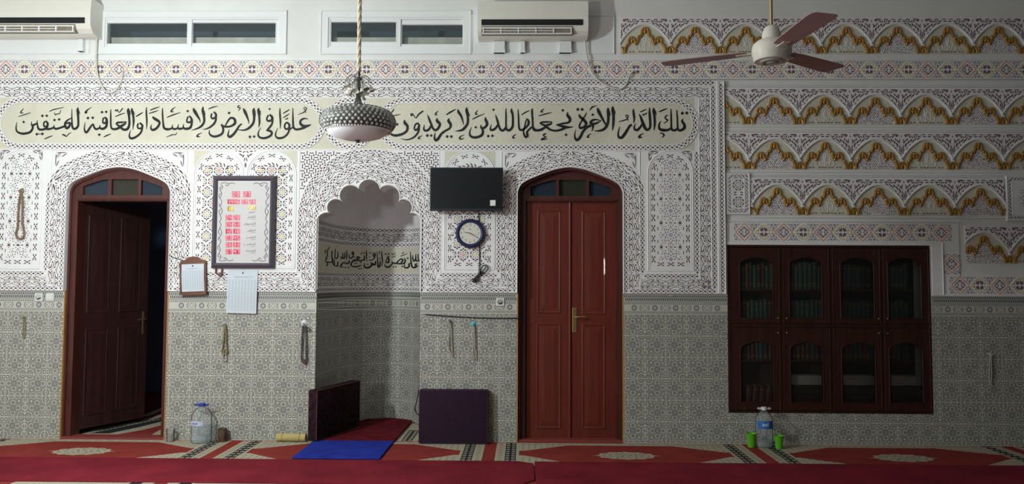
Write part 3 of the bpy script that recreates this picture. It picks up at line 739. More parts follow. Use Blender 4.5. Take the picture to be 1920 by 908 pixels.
RIGHT = [(1140, '''85,108,10 80,160,56 95,300,50 90,450,42 75,568,8; 105,190,38 130,258,5;
1405,345,10 1385,390,40 1425,450,50 1430,510,55 1390,550,50 1340,565,45 1305,530,36 1300,440,30 1295,300,28 1285,178,14; 1305,520,35 1260,560,45 1205,555,45 1185,515,38 1182,450,32 1180,300,30 1175,155,12; 1180,520,40 1120,555,45 1040,560,60 970,540,50 950,480,35 960,430,25 990,385,8;
1115,275,15 1075,300,25 1070,340,22 1110,365,25 1095,395,20 1040,430,10; D1390,240,52; D1475,235,52; 950,215,18 1030,180,26 1105,150,10; 965,615,10 1010,620,25 1045,650,30 1010,700,10;
850,138,12 850,190,50 865,300,42 870,450,38 855,560,10; 870,190,35 905,270,5; 580,255,12 610,320,40 650,430,55 690,520,55 735,555,45 782,505,42 785,400,42 775,250,44 770,135,14; 635,440,30 600,500,40 545,555,48 495,545,40 485,490,25 510,430,8;
650,290,8 655,265,25 685,265,18 700,245,16 715,255,14 720,220,8; 600,215,18 660,190,22 715,165,8; 470,155,10 470,220,38 485,330,38 475,430,8;
440,460,45 400,480,45 350,560,50 300,640,55 245,700,55 195,690,45 180,620,28 200,540,18 212,485,6; 345,270,16 370,290,16 360,320,16 330,310,14 325,285,12 345,268,12; 365,330,20 350,352,20 270,380,22 185,402,6; 362,340,14 365,385,6; 660,620,8 600,650,25 575,690,40 610,695,30 635,685,8'''),
(1000, '''1405,135,12 1405,190,55 1410,330,50 1395,440,50 1340,530,50 1250,570,40 1145,570,8; 1420,190,30 1452,285,5; 1205,135,12 1225,200,60 1270,290,50 1330,400,35 1365,470,15;
1275,380,8 1180,360,30 1110,375,45 1075,415,45 1120,445,50 1200,420,34 1275,380,10; 1110,450,50 1120,500,40 1100,580,8; 1080,470,50 1000,510,45 930,590,45 880,690,50 820,745,50 785,710,35 775,640,22 795,550,6; D1115,268,42; 1060,185,14 1100,130,28 1150,108,18 1195,100,8;
855,255,12 875,305,45 940,360,55 990,430,50 960,490,40 890,520,45 865,490,35 880,430,28 930,350,22 975,280,22 1000,215,5; D835,168,50; D915,168,50; 1090,625,8 1040,650,22 1020,690,35 1055,690,8;
645,220,10 640,275,50 680,330,55 685,385,46 640,420,40 540,437,36 430,462,20; 440,465,15 520,480,45 600,500,55 680,505,35 745,495,10; 620,500,50 520,550,45 400,570,40 300,540,40 230,480,45 130,435,30; 345,402,14 320,445,38 250,465,40 200,520,45 100,560,45 30,550,45 -15,500,34;
120,440,20 150,412,34 250,405,32 345,400,14; D552,185,44; D612,645,44; 100,290,14 220,255,24 340,228,10; 205,155,8 160,185,22 145,215,28 190,215,8; 235,625,22 195,640,25 190,665,20 240,690,16; 245,688,12 180,715,26 145,738,22 205,732,24 265,722,8'''),
(860, '''1395,150,15 1385,200,38 1395,350,35 1400,470,35 1420,550,45 1500,565,45 1590,545,40; 1395,490,30 1330,545,35 1290,600,40 1300,660,45 1265,690,40 1235,640,35 1225,580,28 1245,500,26 1265,410,24 1290,345,18 1322,400,45 1310,460,40 1260,515,38 1200,555,45 1150,540,40 1135,450,32 1130,300,30 1120,165,12;
1185,270,16 1260,225,24 1340,185,10; 1000,150,12 1000,200,45 1020,270,40 1025,400,42 1015,500,45 960,560,50 905,540,42 895,450,32 895,300,32 895,150,14; 895,500,35 850,560,45 800,555,45 760,480,40 730,370,40 695,265,10; 745,450,30 690,530,45 620,560,42 600,520,28 620,450,6; D660,175,40;
510,315,10 510,360,45 540,440,50 500,505,45 440,520,45 420,490,25 430,460,8; 440,510,40 460,590,45 430,660,50 330,695,50 240,680,45 210,610,28 245,500,6; D325,505,40; D560,670,46; D640,665,46; 260,355,14 370,300,22 495,248,8; 365,180,6 330,230,24 325,260,24 370,255,8; 1085,635,8 1035,670,25 1030,705,28 1070,708,8; 105,645,8 40,680,22 20,715,30 60,730,22 105,705,8;
155,130,12 155,190,55 175,300,45 175,420,45 130,500,50 60,560,45 -60,578,8; 175,220,30 218,300,5'''),
(720, '''1400,165,12 1415,220,50 1470,310,40 1510,460,10; 1185,270,20 1270,215,32 1360,165,12; 1240,335,10 1225,385,55 1265,450,50 1250,520,40 1170,570,40 1090,630,45 1030,720,55 985,750,50 960,700,35 975,600,8; D1200,680,48; D1278,680,48;
1010,330,10 1010,385,55 1060,440,50 1040,510,45 985,560,45 935,530,40 900,450,40 860,350,38 830,270,10; 905,450,30 860,540,42 800,570,45 760,540,35 770,455,6; D825,660,50; D900,660,44; 1030,195,6 990,235,22 980,268,28 1020,265,8;
640,425,34 672,470,38 650,530,42 600,560,34 582,515,28 600,455,28 640,425,30; 670,470,40 660,580,38 600,670,35 520,720,30 430,740,22 320,718,6; 560,250,20 520,255,22 525,290,20 560,270,18 610,330,16 660,265,28 750,195,28; 730,660,8 675,690,22 660,715,30 700,720,8;
400,365,10 400,420,55 450,480,50 440,570,45 360,630,48 230,660,50 140,630,40 115,560,25; D260,450,46; 180,290,12 250,275,18 320,262,6; 200,155,8 175,200,20 140,240,10''')]
LEFT = [(450, '''1310,350,8 1230,340,32 1165,380,40 1165,440,50 1225,485,60 1290,480,50 1362,455,14; 1260,495,56 1180,530,45 1080,545,42 1030,500,40 1020,350,32 1018,140,12; 1020,500,25 965,545,28; 910,410,32 950,455,40 945,515,40 890,540,36 862,495,32 875,440,32 910,410,30; 955,500,40 930,610,35 850,690,40 750,710,45 695,670,30 700,600,20 735,515,5;
775,140,12 775,250,32 785,400,32 780,535,8; 835,245,16 900,205,22 960,168,10; 835,325,14 900,285,20 955,250,8; 870,345,10 890,355,14 900,335,10 915,350,14 925,320,8; 1250,122,14 1275,150,16 1255,185,16 1230,165,14 1235,125,12; 1265,180,18 1230,220,20 1115,268,6; 1250,190,12 1268,240,5;
D582,160,38; 580,265,36 625,310,48 620,370,48 545,385,36 530,330,30 560,275,30; 640,340,34 625,440,35 570,520,40 530,560,30; 520,565,25 590,575,48 622,610,42 590,670,45 480,710,45 390,690,40 365,620,25 415,505,5; D210,685,48; D290,680,44;
380,140,12 370,190,50 385,300,40 390,420,35 375,505,8; 395,190,30 412,275,5; 290,140,12 280,195,52 290,320,45 270,430,45 190,520,45 90,560,28 -50,545,8; 300,190,25 318,285,5; 85,145,12 110,200,55 150,290,45 185,390,22 190,445,6'''),
(310, '''1440,110,10 1410,95,16 1395,130,20 1440,140,20 1400,200,8; 1470,440,25 1420,480,35 1370,560,42 1310,640,48 1245,685,50 1210,650,35 1235,540,6; 1160,480,25 1200,400,30 1260,330,40 1330,350,50 1340,430,50 1260,485,40 1160,495,40 1095,470,45 1095,440,8; 1110,490,40 1120,570,40 1080,640,45 960,680,45 880,650,38 855,600,22 865,550,6; D1230,235,46;
940,215,32 982,260,40 975,315,42 915,340,34 892,300,30 905,245,30; 985,280,38 970,400,40 890,490,38 800,535,22 730,545,6; 840,160,14 920,130,22 1015,105,8; 740,115,12 735,190,50 755,290,45 760,400,42 700,490,42 600,540,24 520,558,6; 750,190,30 785,270,5; 555,140,12 580,200,60 640,300,45 680,370,22 685,415,6; 720,608,8 650,640,22 630,680,32 690,680,8;
D450,200,42; 480,290,32 520,340,40 515,400,42 445,410,34 437,360,28 460,300,28; 530,350,36 530,420,38 500,510,48 420,535,48 370,510,35 375,440,6; 370,520,35 300,535,45 265,510,30 280,445,6; 265,520,30 200,540,42 160,510,30 170,455,6; 165,520,30 80,545,45 10,520,45 -10,440,30; 60,320,14 180,270,22 315,225,8; 225,120,6 165,165,20 140,210,28 190,210,8; 50,690,8 150,650,18 160,640,14 200,645,16 225,640,14 250,600,6'''),
(160, '''1490,140,12 1490,250,30 1500,400,32 1520,520,45 1600,540,45; 1190,125,10 1185,220,30 1195,400,30 1188,545,6; 1255,185,16 1340,150,22 1438,118,8; 1235,245,14 1330,215,20 1415,185,8; 1300,305,25 1345,345,55 1415,390,50 1432,440,40 1380,520,45 1310,555,45 1270,520,30 1285,450,6;
1060,420,32 1108,465,40 1100,515,40 1040,528,32 1018,480,30 1035,430,28; 1110,470,38 1090,590,35 1000,680,40 900,715,45 865,660,28 890,555,5; 990,305,16 1060,260,24 1125,222,8; 920,145,12 915,190,45 940,300,40 945,420,35 930,550,6; 935,200,25 968,265,5; 850,145,12 845,195,55 860,300,42 865,450,42 830,535,48 760,550,45 700,505,45 620,440,30; 865,190,28 888,265,5;
610,440,22 650,415,36 740,410,30 810,400,12; 805,405,20 775,445,38 700,490,50 640,530,45 560,540,42 520,490,32 515,300,28 515,165,12; 620,170,22 602,190,18 630,200,16 645,172,14 675,225,14 740,145,20; 600,305,14 690,265,20 785,235,8;
400,315,36 438,355,42 425,415,42 375,425,34 366,370,28 385,320,28; 445,380,40 430,490,45 360,535,48 310,510,35 315,460,6; 310,515,30 240,540,42 200,500,35 185,445,25 140,490,35 80,580,40 45,600,40 20,540,25 30,410,5; D350,220,44; D430,215,44; D300,645,46; D85,330,46; D175,325,46; 155,125,6 80,175,22 40,230,40 75,225,10; 385,690,14 450,655,22 522,630,8'''),
(20, '''1310,130,12 1305,190,48 1315,350,40 1310,480,42 1250,535,45 1205,500,38 1195,350,25 1195,160,10; 1320,190,25 1350,260,5; 1195,325,14 1110,375,30 1065,440,38 1095,525,45 1150,480,40 1155,420,36 1090,435,30; 1070,480,40 990,510,38 900,535,42 860,510,35 860,460,6; 860,510,35 760,540,40 690,530,40; 700,385,30 738,425,38 730,480,40 675,490,30 667,430,28 690,390,26; 740,450,32 720,520,40 620,550,42 560,520,38 540,370,8; 545,430,30 500,450,35 450,470,40 435,430,15 440,395,6; 455,450,35 455,530,38 400,600,42 270,625,45 170,590,35 145,520,22 160,410,5; D287,405,40;
D640,290,44; D722,288,44; D868,368,44; D955,357,44; D535,635,46; D640,630,46; 560,632,14 620,630,14; 770,208,10 860,170,18 1045,128,8; 870,225,8 880,270,16 925,250,14 960,250,14 990,180,6; 190,305,8 300,268,16 420,230,8; 290,150,5 245,200,16 235,235,22 285,235,8; 680,725,14 750,695,20 832,662,8; 1015,640,26 1060,655,30 1090,680,14 1130,635,16 1180,605,10''')]
for c, data in ((carts[1], RIGHT), (carts[0], LEFT)):
    mb = MB()
    for ox, txt in data: strokes(mb, txt, chunk(ox, 190), wallmaps(.0348), wallmap(.0312), 0.96)
    mb.build('lettering', INK, c)
# painted letters inside the niche
NT1 = '''1130,190,10 1130,300,24 1140,460,8; 1297,500,26 1240,560,35 1190,610,38 1110,610,35 1075,570,25 1090,500,6; D1155,530,28; 1060,310,8 1080,370,28 1070,420,30 1020,430,28 980,450,24; 960,350,20 900,352,26 915,395,34 975,362,14; 980,450,30 900,425,34 850,450,28 820,440,24; 850,400,20 815,440,28 790,420,12; 800,450,28 760,500,28 760,560,25 830,590,32 920,580,30 1000,550,14; D1005,265,32; D1065,255,28; D990,480,28; D835,350,26; D945,640,28; D1000,632,26; 830,525,10 900,490,14;
790,215,25 815,270,28 780,270,25 765,240,20; 815,280,24 790,350,24 740,385,26 705,360,20 715,280,5; 645,195,8 650,300,22 640,420,6; 600,240,8 600,350,22 580,385,25 555,370,20 550,250,6; 550,370,20 520,390,20 500,340,14; 710,430,20 700,500,26 660,510,22 650,460,6; 650,510,20 610,510,22 600,470,6; 600,480,18 550,500,28 490,580,28 560,590,20; D610,605,26; 700,575,5 685,620,14 700,625,6;
430,220,8 430,330,22 400,390,22 360,360,18 370,160,14; 290,200,24 285,330,18; 280,330,24 300,440,26 270,480,30 120,470,22; 230,110,14 175,200,16 180,350,18; 180,480,18 170,560,18 130,560,12; 130,170,14 120,270,8; 430,460,20 420,570,26 390,570,18 340,560,16 345,450,10; 120,350,16 160,380,24 120,440,20; 310,380,14 310,540,14; 340,420,12 350,560,12'''
NT2 = '''1225,270,12 1225,380,25 1245,450,25 1262,455,10; 1170,280,10 1165,370,25 1180,450,28 1225,440,18; 1095,300,8 1090,380,25 1120,455,28 1155,400,20 1170,330,15; 1200,515,25 1160,535,35 1175,570,38 1230,565,15; 1190,590,40 1110,610,38 1065,560,35 1045,400,25 1035,220,10; 1050,500,20 990,530,30 1010,570,35 970,610,38 900,610,35 885,560,22 905,510,5; 985,365,12 960,385,28 985,395,8; 790,335,12 880,300,16 965,265,6; 880,230,5 845,265,22 850,275,18;
880,385,20 910,430,35 890,495,35 830,515,35 700,510,36 600,490,30 590,450,6; 700,495,36 760,430,30 820,398,35 850,440,38 800,490,34; 610,500,30 570,540,30 510,595,38 440,595,32 410,560,20 415,510,5; 470,340,25 510,420,35 490,485,36 440,475,28 450,420,22 490,370,20 530,310,8; D430,280,36; D500,275,36; D620,590,34; D680,590,34; D838,580,36; 575,260,18 590,275,20 615,300,14 660,245,14; 575,370,12 630,345,16 690,320,6;
335,195,10 335,300,28 350,450,26 335,580,8; 285,215,14 270,240,16 290,255,14 265,290,6; 290,430,8 295,500,28 280,580,35 245,590,32 235,450,26 215,220,10; D287,385,32; 150,250,25 175,300,30 150,340,30 120,310,22 130,260,22; 175,310,25 140,400,25 60,430,22 10,415,8; 20,265,10 60,250,14 105,230,6; D40,355,26; 185,440,25 170,530,40 110,530,35 60,480,26; 120,530,30 60,580,35 10,612,36'''
mb = MB()
SN = 12.97
for ox, txt in ((600, NT1), (690, NT2)):
    strokes(mb, txt, lambda x, y, ox=ox: nhit(ox+x/SN, 455+y/SN), [nmap(.004+.0002*i) for i in range(5)], nmap(.0005), 1.0)
mb.build('lettering', INK, niche)

# ------------------------------------------------------------------ painted friezes
def frieze_run(path, phase, per=36.55, h=32):
    """white bed, then carving, coloured rings; returned as builders"""
    n = int(path.L/per)+2; w, k1, k2 = MB(), MB(), MB()
    oo = Orn(w, wallmaps(.0092)); ring_p, ring_y = MB(), MB()
    for k in range(-1, n):
        c = phase+k*per
        if c < 6 or c > path.L-6: continue
        pe = (k % 2 == 0)
        pin = [(-15.6, 0), (-8, 8), (-4, 12.5), (0, 15.5), (4, 12.5), (8, 8), (15.6, 0), (8, -8), (4, -12.5), (0, -15.5), (-4, -12.5), (-8, -8)] if pe else [(-15.6, 0), (-10, 6), (-6.5, 10.5), (0, 13.2), (6.5, 10.5), (10, 6), (15.6, 0), (10, -6), (6.5, -10.5), (0, -13.2), (-6.5, -10.5), (-10, -6)]
        pts = [path.at(c+a, b) for a, b in cr(pin, 3, True)]
        rib(ring_p if pe else ring_y, Path(pts, True), -1.35, 1.35, .0085, .0115, step=2.2)
        L = []
        for sx in (-1, 1):
            for sy in (-1, 1):
                if pe: L += [(sx*1.6, sy*4.5, sx*4, sy*8.5, 1.3), (sx*.6, sy*6, sx*.8, sy*10.5, 1.2), (sx*4.6, sy*2.4, sx*8.4, sy*4.6, 1.4), (sx*2, 0.1, sx*4.2, 0, 2.2), (sx*6.5, sy*.9, sx*10.5, sy*.9, 1.1), (sx*3.2, sy*2.2, sx*5.6, sy*5.8, 1.2), (sx*9.6, sy*6.2, sx*12.4, sy*3.4, 1.7)]
                else: L += [(sx*1.4, sy*2.5, sx*2.2, sy*9.5, 1.7), (sx*1.6, sy*2.2, sx*7.6, sy*4, 2.0), (sx*3.6, sy*5.2, sx*6.6, sy*7.4, 1.5), (sx*4, sy*2.8, sx*3.8, sy*6.6, 1.4), (sx*9.4, sy*1.2, sx*10.4, sy*4.6, 1.2), (sx*7.6, sy*9.4, sx*10.4, sy*5.6, 1.6)]
                L += [(sx*6.8, sy*7.2, sx*9, sy*8.4, 1.1), (sx*16.6, sy*2.6, sx*17.4, sy*4.8, 1.2), (sx*11.5, sy*11.8, sx*14, sy*10.8, 1.2), (sx*2.6, sy*.9, sx*3.4, sy*2.2, 1.0), (sx*14.8, sy*13, sx*17, sy*12.8, 1.1)]
                L += [(sx*18.2, sy*5.5, sx*17.4, sy*9, 1.5), (sx*12.6, sy*9.5, sx*15.4, sy*8, 1.4), (sx*16, sy*12, sx*13, sy*14.4, 1.4), (sx*9, sy*13.4, sx*11.6, sy*14.8, 1.3), (sx*17.6, sy*14.6, sx*14.5, sy*14.9, 1.1), (sx*18, sy*10.6, sx*16.6, sy*11.4, 1.2), (sx*6.4, sy*15, sx*9, sy*15, 1.0)]
        for a, b, c2, dd, wd_ in L: oo.on(path, [(c+x, y) for x, y in leafpts(a, b, c2, dd, wd_*1.3)], 0 if abs(b) < 9 else 1)
    return w, ring_p, ring_y
def frieze(name, runs):
    F = structure(name); bed = MB(); ca, pp, yy = MB(), MB(), MB()
    for poly in runs[1]: bed.plate(poly, .0085, 0)
    for path, ph in runs[0]:
        for dst, src in zip((ca, pp, yy), frieze_run(path, ph)):
            i = len(dst.v); dst.v += src.v; dst.f += [tuple(i+q for q in f) for f in src.f]; dst.m += src.m
    bed.build('plaster_bed', STUCCO, F); ca.build('carving', [HOLE2, HOLE3], F); pp.build('peach_rings', PEACH, F); yy.build('yellow_rings', YELLOW, F)
    return F
P0 = m(939.3, 130)[0]
frieze('trim_3', ([(hline(-330, 2300, 125.8), (P0+330) % 73.1)], [rc(-330, 109.7, 2300, 141.8)]))
frieze('trim_4', ([(hline(1337.5, 1769, 433.6), 33.5), (vline(1753.6, 452, 514), 22), (hline(1738, 2300, 531), 30)], [[(1337, 416.5), (1769, 416.5), (1769, 515), (2300, 515), (2300, 547.5), (1738, 547.5), (1738, 451), (1337, 451)]]))
# plain mouldings
mb = MB()
rib(mb, hline(-330, 2300, 144.2), -1.8, 1.8, 0, .034); rib(mb, hline(-330, 2300, 107.6), -1.2, 1.2, 0, .012)
for v in (155.2, 158.4, 235, 240.5, 244, 320.5, 326, 329): rib(mb, hline(1338, 2300 if v < 320 else 1857, v), -.9, .9, 0, .010)
rib(mb, hline(1382, 1857, 406), -1.1, 1.1, 0, .012); rib(mb, hline(1337, 1770, 413.5), -1.2, 1.2, 0, .012)
mb.plate([(1337, 451.3), (1737.5, 451.3), (1737.5, 550.5), (1717.2, 550.5), (1717.2, 457.3), (1337, 457.3)], .016, 0); rib(mb, Path([(1737, 549), (1737, 452)]), -1, 1, .012, .022)
mb.plate(rc(1737.5, 547.6, 2300, 551), .016, 0)
mb.build('trim_5', STUCCO, kind='structure')

# ------------------------------------------------------------------ arcaded friezes with gilded mouldings
AP = [(-47.4, 52.7), (-44, 44.5), (-38, 36), (-30, 27), (-20, 18.8), (-10, 13.2), (0, 11.4), (10, 13.2), (20, 18.8), (30, 27), (38, 36), (44, 44.5), (47.4, 52.7)]
GH = [(-38.2, 66), (-38.2, 60), (-35.4, 53), (-31.4, 48.6), (-30.9, 42.4), (-28.2, 37.5), (-24.8, 36.3), (-20.6, 40), (-18.9, 46.2), (-16.2, 47.4), (-13.8, 41), (-11.5, 34), (-7.3, 32), (-5.8, 24.2), (-3.6, 19.4), (0, 18)]
GP = GH+[(-a, b) for a, b in reversed(GH[:-1])]
SPL = [(0, 2, 0, 7, 1.2), (0, 24, 0, 38, 1.4), (5.5, 1, 10, 6, 2.4), (6, 1.2, 19, 1.4, 1.7), (3, 9, 4, 15, 1.3), (8, 11, 4, 17, 1.6), (12, 8, 9, 13, 1.9), (14, 3, 18, 8, 1.7), (10, 16, 6, 24, 2.1), (3.5, 20, 2.5, 30, 1.4), (5, 28, 2, 34, 1.7), (15, 12, 11, 19, 1.9), (20, 9, 16, 15, 2.1), (24, 2, 25, 8, 1.5), (22, 1.2, 32, 1.4, 1.4), (26, 10, 21, 13.5, 1.9), (31, 4, 35, 7, 2.1), (34, 8, 28, 10.5, 1.7), (36, 1.2, 46, 1.4, 1.3), (39, 5, 47, 5.2, 1.6), (20, 4, 22, 8, 1.4), (29, 4, 27, 7, 1.3)]
SPL2 = [(2.5, 15, 5.5, 18, 1.2), (2, 34, 3.6, 40, 1.2), (1.6, 41, 1.2, 46, 1.0), (6.5, 22, 9, 26, 1.2), (4.2, 35, 7, 37, 1.1), (8.5, 29, 11.5, 30.5, 1.2), (17, 19.5, 13.5, 23, 1.4), (12.5, 25, 9.5, 29, 1.3), (22.5, 12.5, 19, 17, 1.3), (28, 7.5, 24.5, 11, 1.2), (11, 2.2, 13, 5.5, 1.0), (17.5, 3, 20, 6, 1.0), (29, 2.6, 30.5, 5, 1.0), (33, 3, 37.5, 4.6, 1.0), (6, 13, 9, 15, 1.0)]
def prof(x, P):
    for (a, b), (c, d) in zip(P, P[1:]):
        if a <= x <= c and c > a: return b+(d-b)*(x-a)/(c-a)
    return P[0][1] if x < P[0][0] else P[-1][1]
def arcade(name, v0, u0, pitch, umin, umax, odd):
    F = structure(name); sp, ca, bed, peb, vine = MB(), MB(), MB(), MB(), MB()
    bed.plate(rc(umin, v0-2, umax, v0+67.5), .003, 0)
    k0 = math.floor((umin-u0)/pitch); k1 = math.ceil((umax-u0)/pitch); sc = pitch/94.8
    low = []; u = umin
    while u <= umax+.01:
        k = math.floor((u-u0)/pitch); low.append((u, v0+prof((u-u0-(k+.5)*pitch)/sc, AP))); u += 1.6
    sp.plate([(umin, v0-3), (low[-1][0], v0-3)]+low[::-1], .013, .003)
    o1 = Orn(ca, wallmaps(.0136), lambda a, b: umin+1 < a < umax-1); o2 = Orn(peb, wallmap(.0066)); o3 = Orn(vine, wallmap(.0066))
    grd = MB()
    for k in range(k0, k1+1):
        c = u0+(k+.5)*pitch; cusp = u0+k*pitch
        seg = [(c+a*sc, v0+b) for a, b in cr(AP, 4) if umin <= c+a*sc <= umax]
        if len(seg) > 2: rib(sp, Path(seg), 0.2, 3.8, .013, .021, step=2.5)
        for s in (-1, 1):
            for a, b, x, y, w in SPL+SPL2:
                if a == 0 and x == 0 and s < 0: continue
                if max(b-prof(min(47.4, max(-47.4, a-47.4)), AP), y-prof(min(47.4, max(-47.4, x-47.4)), AP)) > -1.2: continue
                o1.put(leafpts(cusp+s*a*sc, v0+b, cusp+s*x*sc, v0+y, w*1.3))
        g = [(c+a*sc, v0+b) for a, b in cr(GP, 4)]; g = [p for p in g if umin+1.5 <= p[0] <= umax-1.5]
        gm = MB()
        if len(g) > 3:
            gm.tube([(X(a), -.013, Z(b)) for a, b in g], .0126, 8)
            for a in (-24.8, 0, 24.8):
                if umin+6 < c+a*sc < umax-6: gm.ball((X(c+a*sc), -.012, Z(v0+(23.5 if a == 0 else 41.5))), .021, n=9, k=6, sq=(.78, .62, 1.35))
            for a, b in ((-34.5, 50.5), (-24.8, 36.3), (-17.4, 47.5), (-13, 36.5), (-8.5, 32), (0, 18)):
                for s in ((-1, 1) if a else (1,)):
                    if umin+3 < c+s*a*sc < umax-3: gm.ball((X(c+s*a*sc), -.016, Z(v0+b+1)), .0135, n=7, k=5, sq=(.9, 1, 1.25))
        cp = [(cusp+a*sc, v0+b) for a, b in cr([(-6.5, 66.5), (-5.6, 60), (-3.2, 55.6), (0, 54.4), (3.2, 55.6), (5.6, 60), (6.5, 66.5)], 3)]
        cp = [p for p in cp if umin+1 <= p[0] <= umax-1]
        if len(cp) > 3:
            gm.tube([(X(a), -.013, Z(b)) for a, b in cp], .0088, 7)
            if umin+6 < cusp < umax-6: gm.ball((X(cusp), -.012, Z(v0+61)), .019, n=8, k=5, sq=(.8, .7, 1.5))
        if gm.f: gm.build('gilded_moulding', GOLD, F, smooth=True)
        # ground below the gilding
        gp = [(a, b) for a, b in GP if umin+1 < c+a*sc < umax-1]
        if len(gp) > 5:
            grd_p = [(c+a*sc, v0+b) for a, b in gp]
            grd_p = [(grd_p[0][0], v0+66.5)]+grd_p+[(grd_p[-1][0], v0+66.5)]
            typ = (k+odd) % 2
            below = lambda a, b: umin+2 < a < umax-2 and abs(a-c) < 36 and b < v0+65 and b > v0+2.2+prof((a-c)/sc, sorted(GP))
            if typ == 0:
                grd.plate(grd_p, .006, .003)
                rr = random.Random(k*7+int(v0)); o2.keep = below; yy = 18
                row = 0
                while yy < 66:
                    xx = -38+(1.9 if row % 2 else 0)
                    while xx < 38:
                        r = rr.uniform(.85, 1.45); jx, jy = xx+rr.uniform(-.7, .7), yy+rr.uniform(-.6, .6); a0 = rr.uniform(0, 3)
                        o2.put([(c+jx+r*math.cos(a0+q*2*PI/5), v0+jy+r*math.sin(a0+q*2*PI/5)) for q in range(5)]); xx += 3.7
                    yy += 3.1; row += 1
            else:
                for q in (-28, -22, -10.5, -4.5, 1, 7.5, 13, 22, 28):
                    o3.put(rc(c+q-1.7, v0+62.4, c+q+1.7, v0+64)) if umin+2 < c+q < umax-2 else None
                if umin+14 < c < umax-14:
                    vn = MB()
                    for pts in ([(-8, 58), (-10, 48), (-4, 42), (2, 46), (-2, 52), (-5, 56), (0, 60)], [(8, 58), (10, 48), (4, 42), (-2, 46), (2, 52), (5, 56), (0, 60)], [(0, 60), (0, 50), (-2.6, 41), (0, 35), (2.6, 41), (0, 50)], [(-14, 62), (-17, 56), (-12, 52)], [(14, 62), (17, 56), (12, 52)]):
                        grd.tube([(X(c+a), -.0045, Z(v0+b)) for a, b in cr(pts, 3)], .0032, 5)
    sp.build('arch_spandrels', STUCCO, F); ca.build('carving', HOLE2, F); bed.build('cream_bed', CREAM, F)
    grd.build('carved_ground', STUCCO, F); peb.build('pebble_carving', HOLE2, F); vine.build('dash_carving', HOLE2, F)
PT = 94.85
arcade('trim_6', 28.5, 1330.0, PT, 1141, 2250, 1)
arcade('trim_7', 163.5, 1381.3, PT, 1338, 2250, 0)
arcade('trim_8', 248.5, 1381.3, PT, 1338, 2250, 0)
arcade('trim_9', 334.5, 1386.0, 94.2, 1382.5, 1856, 0)
arcade('trim_10', 423.0, 1861-PT, PT, 1780, 2250, 0)
mb = MB(); cv = MB(); o = Orn(cv, wallmaps(.0226))
for u0, u1, v0, v1, kind in ((1338.5, 1382, 322.5, 401, 0), (1857, 1937, 327, 411, 1)):
    mb.plate(rc(u0, v0, u1, v1), .022, 0); rib(mb, rect_path(u0+1, v0+1, u1-1, v1-1), -.9, .9, .022, .026)
    o.lattice(rect_path(u0+6, v0+6, u1-6, v1-6), -2.6, 2.6, 7); rib(mb, rect_path(u0+10.5, v0+10.5, u1-10.5, v1-10.5), -.6, .6, .022, .025)
    cu, cv_ = (u0+u1)/2, (v0+v1)/2
    if kind == 0:
        for s in (-1, 1): o.rosette(cu, cv_+s*16, 10); o.wheel(cu, cv_+s*16, 6)
        for s in (-1, 1):
            for q in (-1, 1): o.put(leafpts(cu+s*9, cv_+q*1.5, cu+s*3, cv_+q*3, 2)); o.put(leafpts(cu+s*9, cv_+q*28, cu+s*2, cv_+q*30, 2))
    else: o.wheel(cu, cv_, 20); o.rosette(cu, cv_, 8)
F = structure('trim_11'); mb.build('carved_tablet', STUCCO, F); cv.build('carving', HOLE, F)

# ================================================================== DOORS
def door_frame_holes(D, vsill, leafgap):
    u0, u1, vt = D; w = u1-u0
    return u0, u1, vt, w
def lunette(D, n=3):
    """three fanlight openings under the arch of a door frame"""
    u0, u1, vt = D; out = []
    c = (u0+u1)/2
    def top(u): 
        x = abs(u-c); return vt+21+max(0, x-28)**1.35*.076
    for a, b in ((-75, -26.5), (-20.5, 30.5), (36.5, 78)):
        pts = [(c+a, vt+51), ]
        us = [a+(b-a)*k/8 for k in range(9)]
        tp = [(c+q, min(vt+50.5, top(c+q))) for q in us]
        out.append([(c+a, vt+51.5)]+tp+[(c+b, vt+51.5)])
    return out
BLUEG = glass('dark_blue_pane', (0.035, 0.05, 0.075), fac=0.75, tint=(.3, .4, .5)); OLIVEG = glass('dark_olive_pane', (0.05, 0.05, 0.035), fac=0.75, tint=(.4, .4, .3))
def make_door(name, D, label, RD):
    u0, u1, vt = D; base = structure(name, (X((u0+u1)/2), 0.05, 0), label)
    fr = MB(); op = [(u0+(15), FLOORV), (u0+15, vt+63), (u1-11, vt+63), (u1-11, FLOORV)]
    lun = lunette(D)
    outer = door_outline(u0+.3, u1-.3, vt+.3, FLOORV-.5)
    # upper head as one plate with the fanlight holes, posts as separate solids of the same mesh
    head = [p for p in door_outline(u0+.3, u1-.3, vt+.3, vt+63)]
    fr.plate(head, RD, -.18, lun); fr.plate(rc(u0+.3, vt+63, u0+15, FLOORV-.5), RD, -.18); fr.plate(rc(u1-11, vt+63, u1-.3, FLOORV-.5), RD, -.18)
    ou = door_outline(u0+.3, u1-.3, vt+.3, FLOORV-.5); iu = Path(ou); inn = [iu.at(iu.cum[k], -4.2) for k in range(len(iu.P))]
    fr.plate(ou+inn[::-1], -.012, RD)
    rib(fr, hline(u0+12, u1-9, vt+60), -2, 2, RD, RD+.012)
    f = fr.build('door_frame', WOODF, base)
    eg = MB(); eg.plate(rc(u0-.8, 550, u0+1.2, FLOORV-1), .014, -.02); eg.plate(rc(u1-1.2, 550, u1+.8, FLOORV-1), .014, -.02); eg.build('frame_edge', WOODO, base)
    for i, L in enumerate(lun):
        g = MB(); g.plate(L, RD-.04, RD-.044); g.build('fanlight_pane', OLIVEG if i == 1 else BLUEG, base)
    return base
door1 = make_door('door_1', D1, 'mahogany arched doorway with its leaf swung open into a dark room', -.03)
door2 = make_door('door_2', D2, 'closed mahogany double door under an arched fanlight', -.075)
